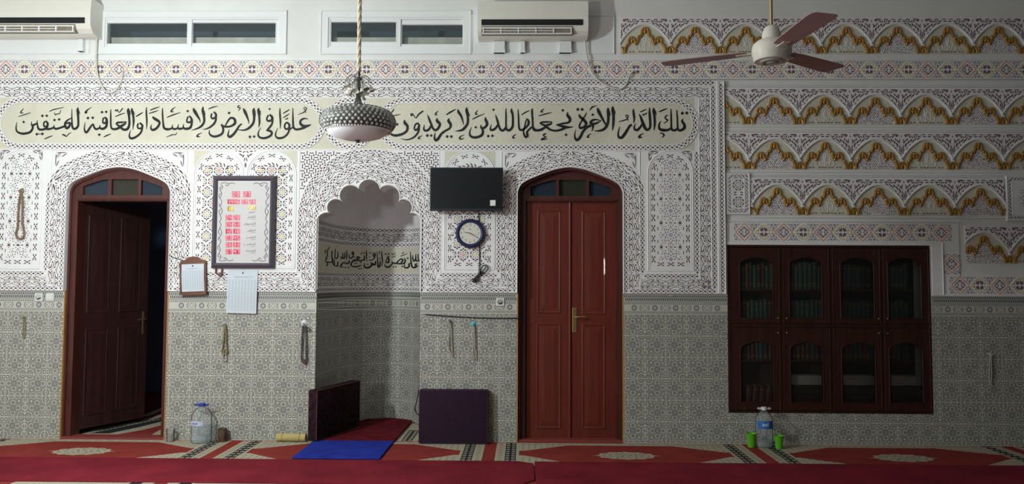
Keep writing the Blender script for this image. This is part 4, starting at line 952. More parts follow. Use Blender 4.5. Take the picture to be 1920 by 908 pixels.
def leaf_mesh(mb, w, h, panels, th=.042):
    """door leaf in its own plane: x 0..w, z 0..h, front at y=0"""
    mb.box(0, w, 0, th, 0, h)
    for (x0, x1, z0, z1) in panels:
        for t, d0, d1 in ((0, 0, -.012),):
            o = [(x0, z0), (x1, z0), (x1, z1), (x0, z1)]
            def ring(i): return [(x0+i, z0+i), (x1-i, z0+i), (x1-i, z1-i), (x0+i, z1-i)]
            steps = [(0, 0), (.010, -.006), (.022, -.002), (.032, -.0015), (.075, -.006)]
            for (i, a), (j, b) in zip(steps, steps[1:]):
                A, B = ring(i), ring(j)
                for k in range(4): mb.poly([(A[k][0], a, A[k][1]), (A[(k+1) % 4][0], a, A[(k+1) % 4][1]), (B[(k+1) % 4][0], b, B[(k+1) % 4][1]), (B[k][0], b, B[k][1])])
            B = ring(.075); mb.poly([(q[0], -.006, q[1]) for q in B])
def put_T(mb, T): mb.v = [tuple(T @ Vector(v)) for v in mb.v]; return mb
# double door
YL = 0.11
for px0, px1, pans, nm in ((987, 1070.5, ((1006.5, 1052, 394.5, 588.5), (1005.5, 1052.5, 606, 805)), 'left'), (1071.5, 1163, ((1090.5, 1136.5, 395, 590), (1090.5, 1135.5, 607, 805)), 'right')):
    x0, x1 = gx(px0, YL), gx(px1, YL); zt = Z(D2[2]+62.5); z0 = .035
    P = [(gx(a, YL)-x0, gx(b, YL)-x0, W(1070, d, YL).z-z0, W(1070, c, YL).z-z0) for a, b, c, d in pans]
    mb = MB(); leaf_mesh(mb, x1-x0, zt-z0, P); put_T(mb, Matrix.Translation((x0, YL, z0)))
    lf = mb.build('door_leaf', WOOD, door2)
    if nm == 'left':
        mb = MB(); xc = gx(1068.5, YL); mb.tube([(xc, YL-.004, z0), (xc, YL-.004, zt)], .014, 8); mb.build('cover_strip', WOOD, lf)
    else:
        xa, xb = gx(1073, YL), gx(1081.5, YL); za, zb = W(1077, 624, YL).z, W(1077, 577, YL).z
        mb = MB(); mb.rbox(xa, xb, YL-.008, YL, za, zb, .003, seg=2)
        mb.tube([((xa+xb)/2, YL-.006, zb-.09), ((xa+xb)/2, YL-.05, zb-.09), ((xa+xb)/2+.03, YL-.055, zb-.09), ((xa+xb)/2+.10, YL-.052, zb-.085), ((xa+xb)/2+.12, YL-.045, zb-.092)], .007, 8)
        mb.tube([((xa+xb)/2, YL-.004, za+.07), ((xa+xb)/2, YL-.012, za+.07)], .009, 10)
        mb.build('door_handle', BRASS, lf)
mb = MB(); mb.box(X(D2[0]), X(D2[1]), .0, .12, .0, .035); mb.build('threshold', mat('red_sill', (0.23, 0.045, 0.04), .5), door2)
# open leaf of the left door
hx = gx(143, .11); ang = math.radians(67); wl = .83; hl = Z(D1[2]+62.5)-.07
mb = MB(); leaf_mesh(mb, wl, hl, [(.10, .36, .12, .98), (.47, .73, .12, .98), (.10, .36, 1.13, hl-.12), (.47, .73, 1.13, hl-.12)])
T1_ = Matrix.Translation((hx, .11, .065)) @ Matrix.Rotation(ang, 4, 'Z')
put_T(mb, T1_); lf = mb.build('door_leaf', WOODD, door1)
mb = MB(); hz = W(263, 602, .8).z-.065
mb.rbox(wl-.067, wl-.043, -.008, 0, hz-.14, hz+.10, .003, seg=2); mb.tube([(wl-.055, -.004, hz+.02), (wl-.055, -.05, hz+.02), (wl-.07, -.055, hz+.02), (wl-.16, -.052, hz+.015)], .007, 8)
put_T(mb, T1_); mb.build('door_handle', BRASS, lf)
mb = MB(); mb.box(X(D1[0]), X(D1[1]), -.012, .13, .0, .03); mb.build('threshold', mat('red_sill', (0.23, 0.045, 0.04)), door1)

# ================================================================== WINDOWS
def make_window(name, H, panes, label):
    u0, v0 = H[0]; u1, v1 = H[2]; b = structure(name, (X((u0+u1)/2), 0, Z(v1)), label)
    fr = MB(); fr.plate(rc(u0-11, v0-10, u1+10, v1+9), .012, 0, [rc(u0+4, v0+4, u1-4, v1-4)])
    rib(fr, rect_path(u0-9.5, v0-8.5, u1+8.5, v1+7.5), -1.4, 1.4, .012, .020); fr.plate(rc(u0, v0, u1, v1), 0, -.06, [rc(u0+7, v0+7, u1-7, v1-7)])
    fr.build('window_frame', PVC, b)
    for i, (a, t, c, d) in enumerate(panes):
        (ua, va), (ub, vb) = m(a, t, .02), m(c, d, .02); dd = -.008-.016*i
        s = MB(); s.plate(rc(ua-9, va-9, ub+9, vb+9), dd, dd-.03, [rc(ua, va, ub, vb)]); rib(s, rect_path(ua-1, va-1, ub+1, vb+1), -.8, .8, dd, dd+.004); sh = s.build('sash', PVC, b)
        g = MB(); g.plate(rc(ua-.5, va-.5, ub+.5, vb+.5), dd-.014, dd-.018); g.build('window_pane', PANE, sh)
    q = MB(); q.plate(rc(u0-8, v0-8, u1+8, v1+8), -.60, -.65); q.build('night_backing', OUTD, b)
    q = MB(); q.box(X(u0), X(u1), .10, .22, Z(v1+4), Z(v1-31)); q.build('outer_sill', PARAPET, b)
make_window('window_1', WIN1, ((200.5, 44, 351, 82.5), (361.5, 42.5, 516, 80.5)), 'left sliding window high in the wall')
make_window('window_2', WIN2, ((622, 42, 742.5, 79), (754, 46, 868, 82.5)), 'right sliding window behind the chandelier chain')

# ================================================================== AIR CONDITIONERS
def make_ac(name, x0, x1, zb, zt, label, vent):
    xc = (x0+x1)/2; w = x1-x0; b = thing(name, label, 'air conditioner', (xc, -.11, zb), 'wall air conditioners')
    D = .225; mb = MB()
    # side profile swept across the width (y towards room is negative)
    pr = [(0, 0), (-.10, 0), (-.165, .012), (-.205, .045), (-D, .085), (-D-.004, .20), (-D+.01, zt-zb-.01), (-D+.04, zt-zb), (0, zt-zb)]
    L = [(x0, y, zb+z) for y, z in pr]; R = [(x1, y, zb+z) for y, z in pr]
    for i in range(len(pr)-1): mb.poly([L[i], R[i], R[i+1], L[i+1]])
    mb.poly(L[::-1]); mb.poly(R); mb.build('casing', ACW, b)
    s = MB(); s.rbox(x0+w*.035, x1-w*.05, -D-.012, -D+.02, zb+.093, zb+.148, .004, seg=2); s.build('black_strip', GLOSSB, b)
    v = MB(); v.box(x0+w*.035, x1-w*.14, -.226, -.10, zb+.012, zb+.086); vt = v.build('outlet_recess', VENTB, b)  # solid block in mottled brown fills the outlet
    q = MB(); q.rbox(x0+w*.04, x1-w*.145, -.236, -.222, zb+.06, zb+.072, .003, seg=2); q.rbox(x0+w*.04, x1-w*.145, -.234, -.205, zb+.010, zb+.018, .003, seg=2)
    n = 6
    for i in range(n): 
        xx = x0+w*(.05+i*.158); q.box(xx, xx+.010, -.238, -.2, zb+.012, zb+.07)
    q.box(x0+w*.05, x1-w*.3, -.234, -.228, zb+.036, zb+.042)
    q.build('louvre', PVC, vt)
    return b
Ya = -.22
zb = W(1000, 66, Ya).z
ac2 = make_ac('air_conditioner', gx(895.5, Ya, 35), gx(1103, Ya, 35), zb, zb+.34, 'ivory split air conditioner right of the windows, beside the gilded arches', True)
x1 = gx(181, -.12, 40)
ac1 = make_ac('air_conditioner', x1-1.03, x1, W(150, 62, Ya).z, W(150, 62, Ya).z+.34, 'ivory split air conditioner at the top left corner, lit brightly', True)
# blanked opening and pipe ducts behind the right unit
mb = MB(); mb.plate(rc(857, 20, 1131, 97), .008, 0); rib(mb, rect_path(859, 22, 1129, 95), -1.2, 1.2, .008, .016)
mb.build('window_3', PVC, kind='structure')
mb = MB(); mb.plate(rc(-200, 20, 126, 97), .008, 0); rib(mb, rect_path(-198, 22, 124, 95), -1.2, 1.2, .008, .016); mb.build('window_4', PVC, kind='structure')
VAC = [530-(zb-EYE)*196, 530-(W(150, 62, Ya).z-EYE)*196]
def duct(name, u0, u1, v0, v1, label, grp):
    v0 = VAC[0 if u0 > 500 else 1]+.6; mb = MB(); mb.rbox(X(u0), X(u1), -.055, -.008, Z(v1), Z(v0), .005, seg=2); mb.rbox(X(u0)-.004, X(u1)+.004, -.058, -.008, Z(v1), Z(v1)+.03, .004, seg=2)
    o = mb.build(name, PVC, origin=(X((u0+u1)/2), -.03, Z(v1))); tag(o, label, 'duct', grp)
for px0, px1, lab in ((926, 947, 'white pipe duct below the left part of the right air conditioner'), (975.5, 984.5, 'thin white pipe duct below the middle of the right air conditioner'), (1048, 1071, 'wide white pipe duct below the right part of the right air conditioner')):
    duct('pipe_duct', m(px0, 90)[0], m(px1, 90)[0], 58, 96, lab, 'pipe ducts under the air conditioners')
duct('pipe_duct', m(151, 85)[0], m(161, 85)[0], 58, 93, 'white pipe duct below the left air conditioner', 'pipe ducts under the air conditioners')
def cable(name, pts, r, M, label, cat, group=None, n=6):
    P = [W(px, py, Y) for px, py, Y in pts]; P = [Vector(q) for q in cr([tuple(p) for p in P], n)]
    mb = MB(); mb.tube(P, r, 8); o = mb.build(name, M, smooth=True, origin=P[0]); tag(o, label, cat, group); return o
cable('drain_hose', [(1096, 72, -.06), (1098, 88, -.045), (1102, 115, -.045), (1113, 142, -.045), (1133, 158, -.045), (1158, 167, -.045), (1172, 161, -.045), (1180, 143, -.04), (1187, 134, -.03), (1194, 136, -.008)], .0085, CORD, 'white drain hose looping from the right air conditioner into the frieze', 'hose', 'drain hoses')
cable('drain_hose', [(181, 68, -.06), (181, 85, -.045), (180, 115, -.045), (184, 145, -.045), (195, 168, -.045), (207, 174, -.045), (220, 165, -.045), (228, 148, -.04), (230, 136, -.02), (232, 131, -.008)], .0085, CORD, 'white drain hose looping from the left air conditioner', 'hose', 'drain hoses')

# ================================================================== CEILING FAN
FC = Vector((W(1447, 104, -3.2).x, -3.2, W(1447, 104, -3.2).z)); PINKB = mat('fan_blade_paint', (0.33, 0.20, 0.205), 0.45, noise=0.08, nscale=10); FANW = mat('fan_body_paint', (0.62, 0.59, 0.52), 0.4)
fan = thing('ceiling_fan', 'three bladed ceiling fan with mauve blades hanging before the gilded arches', 'ceiling fan', FC)
mb = MB(); mb.lathe([(.006, .088), (.045, .088), (.078, .080), (.098, .062), (.105, .040), (.105, .006), (.098, -.006), (.098, -.022), (.091, -.032), (.0, -.032)], FC, 40); mb.build('motor_housing', FANW, fan, smooth=True)
mb = MB(); mb.lathe([(.062, -.0325), (.064, -.040), (.05, -.042), (.048, -.034), (.028, -.034), (.028, -.044), (0, -.046)], FC, 32); mb.build('bottom_cap', mat('fan_cap', (.42, .40, .36), .35), fan, smooth=True)
mb = MB(); mb.lathe([(.052, .0885), (.050, .115), (.040, .150), (.022, .165), (.012, .168), (0, .168)], FC, 24); mb.build('canopy', FANW, fan, smooth=True)
mb = MB(); mb.tube([FC+Vector((0, 0, .169)), (FC.x, FC.y, 4.40)], .0085, 10); mb.build('down_rod', BRASS, fan, smooth=True)
for k in range(3):
    a = math.radians(156+120*k); T = Matrix.Translation(FC) @ Matrix.Rotation(a, 4, 'Z')
    bl = MB(); sec = [(.13, .048), (.2, .058), (.4, .066), (.55, .070), (.59, .066), (.603, .052)]; tilt = math.radians(-4); rows = []
    for x, hw in sec:
        rows.append([T @ Vector((x, s*hw*math.cos(tilt), .022+s*hw*math.sin(tilt)+e)) for s, e in ((-1, .002), (1, .002), (1, -.002), (-1, -.002))])
    for A, B in zip(rows, rows[1:]):
        for j in range(4): bl.poly([A[j], A[(j+1) % 4], B[(j+1) % 4], B[j]])
    bl.poly(rows[0]); bl.poly(rows[-1][::-1]); b = bl.build('blade', PINKB, fan)
    ir = MB(); ir.box(.085, .19, -.018, .018, .014, .019, T=T); ir.build('blade_bracket', FANW, b)

# ================================================================== CHANDELIER
CY = -2.5; CC = Vector((gx(671, CY, 243), CY, W(671, 243, CY).z)); WIREM = mat('antique_metal', (0.16, 0.155, 0.14), 0.35, metal=0.8)
ch = thing('chandelier', 'bowl chandelier with crystal lattice drum and frosted glass dish before the niche', 'chandelier', CC)
prC = [(.206, -.004), (.222, .012), (.234, .036), (.234, .058), (.226, .082), (.206, .108), (.185, .122)]
def crad(z):
    for (a, b), (c, d) in zip(prC, prC[1:]):
        if b <= z <= d: return a+(c-a)*(z-b)/(d-b)
    return prC[-1][0]
mb = MB(); mb.lathe([(.205, .0), (.19, -.022), (.155, -.045), (.10, -.062), (.04, -.069), (0, -.07)], CC, 48); dish = mb.build('glass_dish', FROST, ch, smooth=True)
mb = MB(); mb.lathe([(.0, -.088), (.010, -.086), (.014, -.079), (.007, -.074), (.022, -.070), (.018, -.0655), (0, -.065)], CC, 12); mb.build('finial', WIREM, dish, smooth=True)
mb = MB()
nw = 40
for k in range(nw):
    for s in (-1, 1):
        pts = []
        for i in range(11):
            z = -.004+.126*i/10; a = 2*PI*k/nw+s*i/10*2*PI*4.2/nw; r = crad(z)+.008; pts.append(CC+Vector((r*math.cos(a), r*math.sin(a), z)))
        mb.tube(pts, .0014, 4, caps=False)
for r, z in ((.186, .123), (.207, -.005)):
    mb.tube([CC+Vector((r*math.cos(2*PI*i/48), r*math.sin(2*PI*i/48), z)) for i in range(48)], .0035, 6, closed=True)
mb.build('wire_lattice', WIREM, ch)
mb = MB(); mb.lathe([(r-.024, z) for r, z in prC], CC, 48); mb.build('gap_shade_core', mat('painted_gap_shade', (.16, .16, .155), .5), ch, smooth=True)  # dark core paints in the shade behind the drum's open lattice
mb = MB()
for row in range(6):
    z = .006+row*.0205; r = crad(z)-.003
    for k in range(nw):
        a = 2*PI*(k+.5*(row % 2))/nw; mb.ball(CC+Vector((r*math.cos(a), r*math.sin(a), z)), .0108, n=6, k=3)
for k in range(70):
    a = 2*PI*k/70; mb.ball(CC+Vector((.209*math.cos(a), .209*math.sin(a), -.012)), .0052, n=5, k=3)
mb.build('crystals', CRYSTAL, ch)
hubz = W(671, 149, CY).z-CC.z; mb = MB()
mb.lathe([(.0, -.012), (.018, -.01), (.024, 0), (.018, .010), (.009, .018), (.012, .035), (.008, .06), (0, .062)], CC+Vector((0, 0, hubz)), 14)
for k in range(9):
    a = 2*PI*k/9; mb.tube([CC+Vector((r*math.cos(a), r*math.sin(a), z)) for r, z in ((.03, .118), (.024, .16), (.012, .21), (.006, hubz))], .0035, 5)
for k in range(10):
    a = 2*PI*k/10+.2; d = Vector((math.cos(a), math.sin(a), 0))
    mb.tube([CC+d*r+Vector((0, 0, hubz+z)) for r, z in cr([(.012, .004), (.04, .022), (.068, .012), (.082, -.014), (.086, -.03)], 3)], .0022, 5)
    mb.tube([CC+d*r+Vector((0, 0, hubz+z)) for r, z in ((.012, 0), (.03, -.01), (.045, -.035), (.05, -.055))], .002, 5)
mb.build('stem_spray', WIREM, ch, smooth=True)
PETAL = mat('glass_flower', (.56, .54, .47), .3, spec=.6)
for k in range(10):
    a = 2*PI*k/10+.2; d = Vector((math.cos(a), math.sin(a), 0)); out_ = k % 2 == 0
    p = CC+d*(.078 if out_ else .052)+Vector((0, 0, hubz-.052-.02*(k % 3))); mb = MB()
    T = Matrix.Rotation(a, 4, 'Z') @ Matrix.Rotation(math.radians(-28), 4, 'Y')
    mb.lathe([(.003, .022), (.009, .016), (.013, .0), (.020, -.017), (.024, -.022), (.018, -.019), (.006, 0), (0, .004)], p, 9, T=T)
    mb.tube([p+Vector((0, 0, .02)), CC+d*.05+Vector((0, 0, hubz-.02))], .0016, 4)
    mb.build('glass_flower', PETAL, ch, smooth=True)
mb = MB()
ztop = 4.40; z0 = CC.z+hubz+.05; L = ztop-z0; npt = 90
for s in (0, PI*2/3, PI*4/3): mb.tube([(CC.x+.0065*math.cos(s+i*.62), CC.y+.0065*math.sin(s+i*.62), z0+L*i/npt) for i in range(npt+1)], .0078, 6)
mb.build('corded_sleeve', mat('cord_sleeve_fabric', (.56, .50, .38), .8, noise=.15, nscale=80), ch, smooth=True)

# ================================================================== TELEVISION, CLOCK, CABLES
Yt = -.17
x0, x1 = gx(806, Yt, 354), gx(943, Yt, 354); zt, zb = W(874, 314, Yt).z, W(874, 395.5, Yt).z
tv = thing('television', 'flat black television on the stucco above the wall clock', 'television', ((x0+x1)/2, -.11, zb))
mb = MB(); mb.rbox(x0, x1, Yt, Yt+.035, zb, zt, .006, seg=2); mb.rbox(x0+.1, x1-.1, Yt+.035, Yt+.075, zb+.05, zt-.1, .012, seg=2); mb.build('housing', DARKP, tv)
mb = MB(); mb.box(x0+.012, x1-.012, Yt-.0015, Yt+.002, zb+.022, zt-.012); sc_ = mb.build('screen', GLOSSB, tv)
mb = MB(); xa, xb = gx(919, Yt, 380), gx(929, Yt, 380); mb.box(xa, xb, Yt-.0025, Yt, W(920, 386, Yt).z, W(920, 375.5, Yt).z); s = mb.build('sticker', mat('sticker_white', (.75, .75, .74), .6), sc_); s['label'] = 'white corner sticker'
mb = MB(); mb.box((x0+x1)/2-.12, (x0+x1)/2+.12, Yt+.07, -.038, zb+.12, zb+.24); mb.build('wall_bracket', DARKP, tv)
for s in (-1, 1):
    mb = MB(); xx = (x0+x1)/2+s*.22; mb.tube([(xx, Yt+.02, zb+.004), (xx+s*.05, Yt+.02, zb-.012)], .006, 6); mb.build('foot_stub', DARKP, tv)
Yk = -.06; KC = W(881.5, 437.8, Yk); kr = .1385
ck = thing('wall_clock', 'round wall clock with navy rim hanging below the television', 'clock', (KC.x, -.04, KC.z))
RX90 = Matrix.Rotation(math.radians(90), 4, 'X'); NAVY = mat('navy_plastic', (.022, .03, .085), .4)
mb = MB(); mb.lathe([(0, .007), (.102, .008), (.102, .016), (.106, .022), (.118, .026), (.130, .020), (.1375, .008), (.1375, -.018), (.10, -.022), (0, -.022)], (KC.x, KC.y, KC.z), 60, T=RX90)
for k in range(9):
    a = math.radians(195+k*19); mb.ball((KC.x+.136*math.cos(a), KC.y, KC.z+.136*math.sin(a)), .010, n=7, k=5)
mb.build('rim', NAVY, ck, smooth=True)
mb = MB(); mb.lathe([(0, .0122), (.1045, .0122), (.1045, .0095)], (KC.x, KC.y, KC.z), 48, T=RX90); face = mb.build('dial', mat('dial_white', (.62, .60, .55), .6), ck)
def text_poly(mb, body, size, cx, cz, y, mi=0, align='CENTER', sx=1.0, shear=0.0):
    cu = bpy.data.curves.new('t', 'FONT'); cu.body = body; cu.size = size; cu.align_x = align; cu.align_y = 'CENTER'; cu.resolution_u = 3; cu.shear = shear
    ob = bpy.data.objects.new('t', cu); me = ob.to_mesh(); i = len(mb.v)
    for v in me.vertices: mb.v.append((cx+v.co.x*sx, y, cz+v.co.y))
    for f in me.polygons: mb.f.append(tuple(i+k for k in f.vertices)); mb.m.append(mi)
    ob.to_mesh_clear(); bpy.data.objects.remove(ob); bpy.data.curves.remove(cu)
yd = KC.y-.0125; NUM = mat('numeral_black', (.03, .03, .035), .6)
for h in range(1, 13):
    mb = MB(); a = math.radians(90-30*h); text_poly(mb, str(h), .030, KC.x+.082*math.cos(a), KC.z+.082*math.sin(a), yd)
    mb.poly([(KC.x+r*math.cos(a)+q*math.sin(a), yd, KC.z+r*math.sin(a)-q*math.cos(a)) for r, q in ((.096, -.0012), (.101, -.0012), (.101, .0012), (.096, .0012))])
    mb.build('numeral', NUM, face)
mb = MB()
for tri in (((0, .052), (-.004, .045), (.004, .045)), ((-.006, .043), (-.010, .035), (-.001, .035)), ((.006, .043), (.001, .035), (.010, .035)), ((0, .0425), (-.003, .0365), (.003, .0365))):
    mb.poly([(KC.x+a, yd, KC.z+b) for a, b in tri])
mb.build('triangle_mark', NUM, face)
def hand(name, deg, l, w, y, M, back=.012):
    a = math.radians(90-deg); mb = MB(); c, s = math.cos(a), math.sin(a)
    for yy in (y, y+.0012): mb.poly([(KC.x+c*r-s*q, yy, KC.z+s*r+c*q) for r, q in ((-back, -w), (l*.7, -w*1.15), (l, 0), (l*.7, w*1.15), (-back, w))])
    mb.build(name, M, ck)
hand('hour_hand', 281, .063, .0026, KC.y-.015, INK); hand('minute_hand', 121, .083, .0022, KC.y-.017, INK); hand('second_hand', 103, .086, .0007, KC.y-.019, INK, .025)
bun = thing('cable_bundle', 'black power cable tied in a bundle hanging below the clock', 'cable', (W(899, 515, -.05).x, -.05, W(899, 528, -.05).z))
mb = MB(); P = lambda *q: [tuple(W(a, b, y)) for a, b, y in q]
mb.tube(cr(P((897, 396, -.05), (898, 420, -.04), (899, 466, -.04), (899, 495, -.042), (898, 512, -.045)), 5), .0045, 7)
for q in (((900, 508, -.05), (906, 499, -.06), (912, 497, -.06), (915, 503, -.06), (913, 508, -.055), (903, 514, -.05)), ((898, 512, -.05), (903, 502, -.065), (908, 498, -.065), (911, 501, -.06), (906, 508, -.055), (896, 518, -.05)), ((904, 509, -.05), (896, 518, -.05), (891, 523, -.05), (888, 526, -.045)), ((902, 511, -.055), (895, 521, -.055), (893, 528, -.05)), ((899, 513, -.05), (897, 522, -.05), (899, 529, -.045)), ((897, 515, -.055), (892, 519, -.055), (889, 523, -.05))):
    mb.tube(cr(P(*q), 4), .0045, 6)
mb.tube(P((901, 508, -.05), (898, 516, -.05)), .016, 8)
mb.build('cable', CORDB, bun, smooth=True)
mb = MB(); c = W(889, 526, -.046); mb.rbox(c.x-.016, c.x+.016, c.y-.012, c.y+.012, c.z-.02, c.z+.02, .004, seg=2); mb.build('plug', CORDB, bun)
cable('stretched_cable', [(797, 590, -.022), (830, 592.5, -.022), (870, 595, -.022), (905, 596.6, -.022), (940, 597, -.022), (972, 597, -.022), (980, 597, .0)], .0052, CORDB, 'thin black cord stretched across the tiles to the double door', 'cord')

# ================================================================== PRAYER TIME BOARD
Yb = -.075
bx0, bx1, bz0, bz1 = gx(397, Yb, 415), gx(514.5, Yb, 415), W(455, 503, Yb).z, W(455, 329.5, Yb).z
pb = thing('prayer_time_board', 'digital prayer time board with red digits in a dark frame beside the open door', 'digital clock', ((bx0+bx1)/2, -.05, bz0))
FRM = mat('charcoal_frame', (.075, .066, .085), .35, spec=.5); fw_ = .052
mb = MB()
for a in range(4):
    o4 = [(bx0, bz0), (bx1, bz0), (bx1, bz1), (bx0, bz1)]; i4 = [(bx0+fw_, bz0+fw_), (bx1-fw_, bz0+fw_), (bx1-fw_, bz1-fw_), (bx0+fw_, bz1-fw_)]
    m4 = [((p[0]*.45+q[0]*.55), (p[1]*.45+q[1]*.55)) for p, q in zip(o4, i4)]; b4 = (a+1) % 4
    mb.poly([(o4[a][0], -.032, o4[a][1]), (o4[b4][0], -.032, o4[b4][1]), (o4[b4][0], Yb+.012, o4[b4][1]), (o4[a][0], Yb+.012, o4[a][1])])
    mb.poly([(o4[a][0], Yb+.012, o4[a][1]), (o4[b4][0], Yb+.012, o4[b4][1]), (m4[b4][0], Yb-.006, m4[b4][1]), (m4[a][0], Yb-.006, m4[a][1])])
    mb.poly([(m4[a][0], Yb-.006, m4[a][1]), (m4[b4][0], Yb-.006, m4[b4][1]), (i4[b4][0], Yb+.010, i4[b4][1]), (i4[a][0], Yb+.010, i4[a][1])])
mb.poly([(p[0], -.032, p[1]) for p in o4]); mb.build('frame', FRM, pb)
mb = MB(); yp = Yb+.008; mb.box(bx0+fw_-.004, bx1-fw_+.004, yp, yp+.02, bz0+fw_-.004, bz1-fw_+.004); pan = mb.build('panel', mat('board_silver', (.55, .535, .54), .5), pb)
REDW = mat('led_window_red', (.16, .015, .03), .4, emit=(1, .03, .09), estr=.42); LEDR = mat('led_red', (.9, .2, .3), .5, emit=(1, .50, .60), estr=1.0)
YELW = mat('led_window_yellow', (.14, .10, .02), .4, emit=(1, .6, .03), estr=.28); LEDY = mat('led_yellow', (.9, .8, .2), .5, emit=(1, .9, .3), estr=1.0)
SEGS = {'0': 'abcdef', '1': 'bc', '2': 'abged', '3': 'abgcd', '4': 'fgbc', '5': 'afgcd', '6': 'afgedc', '7': 'abc', '8': 'abcdefg', '9': 'abcdfg', ' ': ''}
def seg(mb, ch, cx, cz, w, h, y):
    t = w*.17; X0, X1, Z0, Z1 = cx-w/2, cx+w/2, cz-h/2, cz+h/2; sh = .08
    R_ = {'a': (X0, X1, Z1-t, Z1), 'd': (X0, X1, Z0, Z0+t), 'g': (X0, X1, cz-t/2, cz+t/2), 'f': (X0, X0+t, cz, Z1), 'b': (X1-t, X1, cz, Z1), 'e': (X0, X0+t, Z0, cz), 'c': (X1-t, X1, Z0, cz)}
    for s_ in SEGS[ch]:
        a, b, c, d = R_[s_]; mb.poly([(p+(q-cz)*sh, y, q) for p, q in ((a, c), (b, c), (b, d), (a, d))])
def led(px0, py0, px1, py1, txt, yellow=False):
    a, b = W(px0, py1, yp), W(px1, py0, yp); w_ = MB(); w_.box(a.x, b.x, yp-.002, yp, a.z, b.z)
    o = w_.build('led_window', YELW if yellow else REDW, pan); d_ = MB(); n = len(txt); cw = (b.x-a.x)/n
    for i, c in enumerate(txt):
        if c in SEGS: seg(d_, c, a.x+cw*(i+.5), (a.z+b.z)/2, cw*.62, (b.z-a.z)*.76, yp-.003)
        else:
            cx, cz, h, w = a.x+cw*(i+.5), (a.z+b.z)/2, (b.z-a.z)*.8, cw*.62; L_ = {'S': [((.5, .5), (-.5, .5)), ((-.5, .5), (-.5, 0)), ((-.5, 0), (.5, 0)), ((.5, 0), (.5, -.5)), ((.5, -.5), (-.5, -.5))], 'A': [((-.5, -.5), (-.5, .5)), ((-.5, .5), (.5, .5)), ((.5, .5), (.5, -.5)), ((-.5, 0), (.5, 0))], 'T': [((-.5, .5), (.5, .5)), ((0, .5), (0, -.5))]}[c]
            for (p, q), (r, s_) in L_:
                dx, dz = (r-p)*w, (s_-q)*h; l = math.hypot(dx, dz); nx, nz = -dz/l*w*.12, dx/l*w*.12; d_.poly([(cx+p*w+nx, yp-.003, cz+q*h+nz), (cx+r*w+nx, yp-.003, cz+s_*h+nz), (cx+r*w-nx, yp-.003, cz+s_*h-nz), (cx+p*w-nx, yp-.003, cz+q*h-nz)])
    d_.build('digits', LEDY if yellow else LEDR, pan)
led(435, 359, 450, 370, '09'); led(456, 359, 470.5, 370, '27')
led(426.5, 374, 449.5, 383, '1446'); led(452.5, 374, 465, 383, '09'); led(467.5, 374, 479.5, 383, '28')
led(426.5, 387, 438.5, 396, '18', True); led(465.5, 386, 480, 393, 'SAT', True)
for i, (a, b) in enumerate((('04', '28'), ('05', '53'), ('12', '18'), ('03', '45'), ('06', '33'), ('07', '47'))):
    y = 403.4+i*12.75; led(423, y, 435.2, y+9.6, a); led(437.3, y, 450, y+9.6, b)
BI = mat('board_ink', (.11, .11, .12), .7)
NAMES = ['\uFEAE\uFEA0\uFED4\uFEDF\uFE8D', '\uFED5\uFEED\uFEAE\uFEB8\uFEDF\uFE8D', '\uFEAE\uFEEC\uFEC8\uFEDF\uFE8D', '\uFEAE\uFEBC\uFECC\uFEDF\uFE8D', '\uFE8F\uFEAE\uFED0\uFEE4\uFEDF\uFE8D', '\uFE80\uFE8E\uFEB8\uFECC\uFEDF\uFE8D']
for i, t in enumerate(NAMES):
    mb = MB(); p = W(479.5, 406.8+i*12.75, yp); text_poly(mb, t, .031, p.x, p.z, yp-.0008, align='RIGHT', sx=1.25)
    q = W(479.5, 411.6+i*12.75, yp)
    for k in range(4): mb.poly([(q.x-.012*k-.009, yp-.0008, q.z), (q.x-.012*k, yp-.0008, q.z), (q.x-.012*k, yp-.0008, q.z+.003), (q.x-.012*k-.009, yp-.0008, q.z+.003)])
    mb.build('printed_name', BI, pan)
p = W(472.5, 397.6, yp); mb = MB(); text_poly(mb, '\uFEE1\uFEEE\uFEF4\uFEDF\uFE8D', .026, p.x, p.z, yp-.0008, sx=1.2); mb.build('printed_name', BI, pan)

for s in (-1, 1):
    cx = (bx0+bx1)/2; ex = (bx1-bx0)/2-.075
    for top in (0, 1):
        mb = MB(); cz = bz1-.085 if top else bz0+.085; sz = -1 if top else 1
        for pts in ([(ex, 0), (ex-.02, .02), (ex, .05), (ex+.012, .03), (ex-.01, .02)], [(ex, -.01), (ex-.04, -.018), (ex-.075, -.004), (ex-.06, .014), (ex-.045, 0)], [(ex-.075, -.006), (ex-.11, -.016), (ex-.135, -.006)], [(ex+.006, .05), (ex-.012, .09), (ex+.008, .13), (ex+.014, .10), (ex-.004, .085)], [(ex+.004, .13), (ex-.014, .17), (ex+.006, .21), (ex+.012, .18)], [(ex, .21), (ex-.02, .25), (ex-.004, .29), (ex+.012, .26), (ex-.006, .235)], [(ex+.002, .29), (ex-.012, .33), (ex+.006, .36)]):
            mb.tube([(cx+s*a, yp-.001, cz+sz*b) for a, b in cr(pts, 4)], .0034, 4)
        mb.build('printed_scroll', mat('scroll_grey', (.25, .24, .26), .6), pan)
RUST = mat('brown_plastic', (.14, .065, .055), .5)
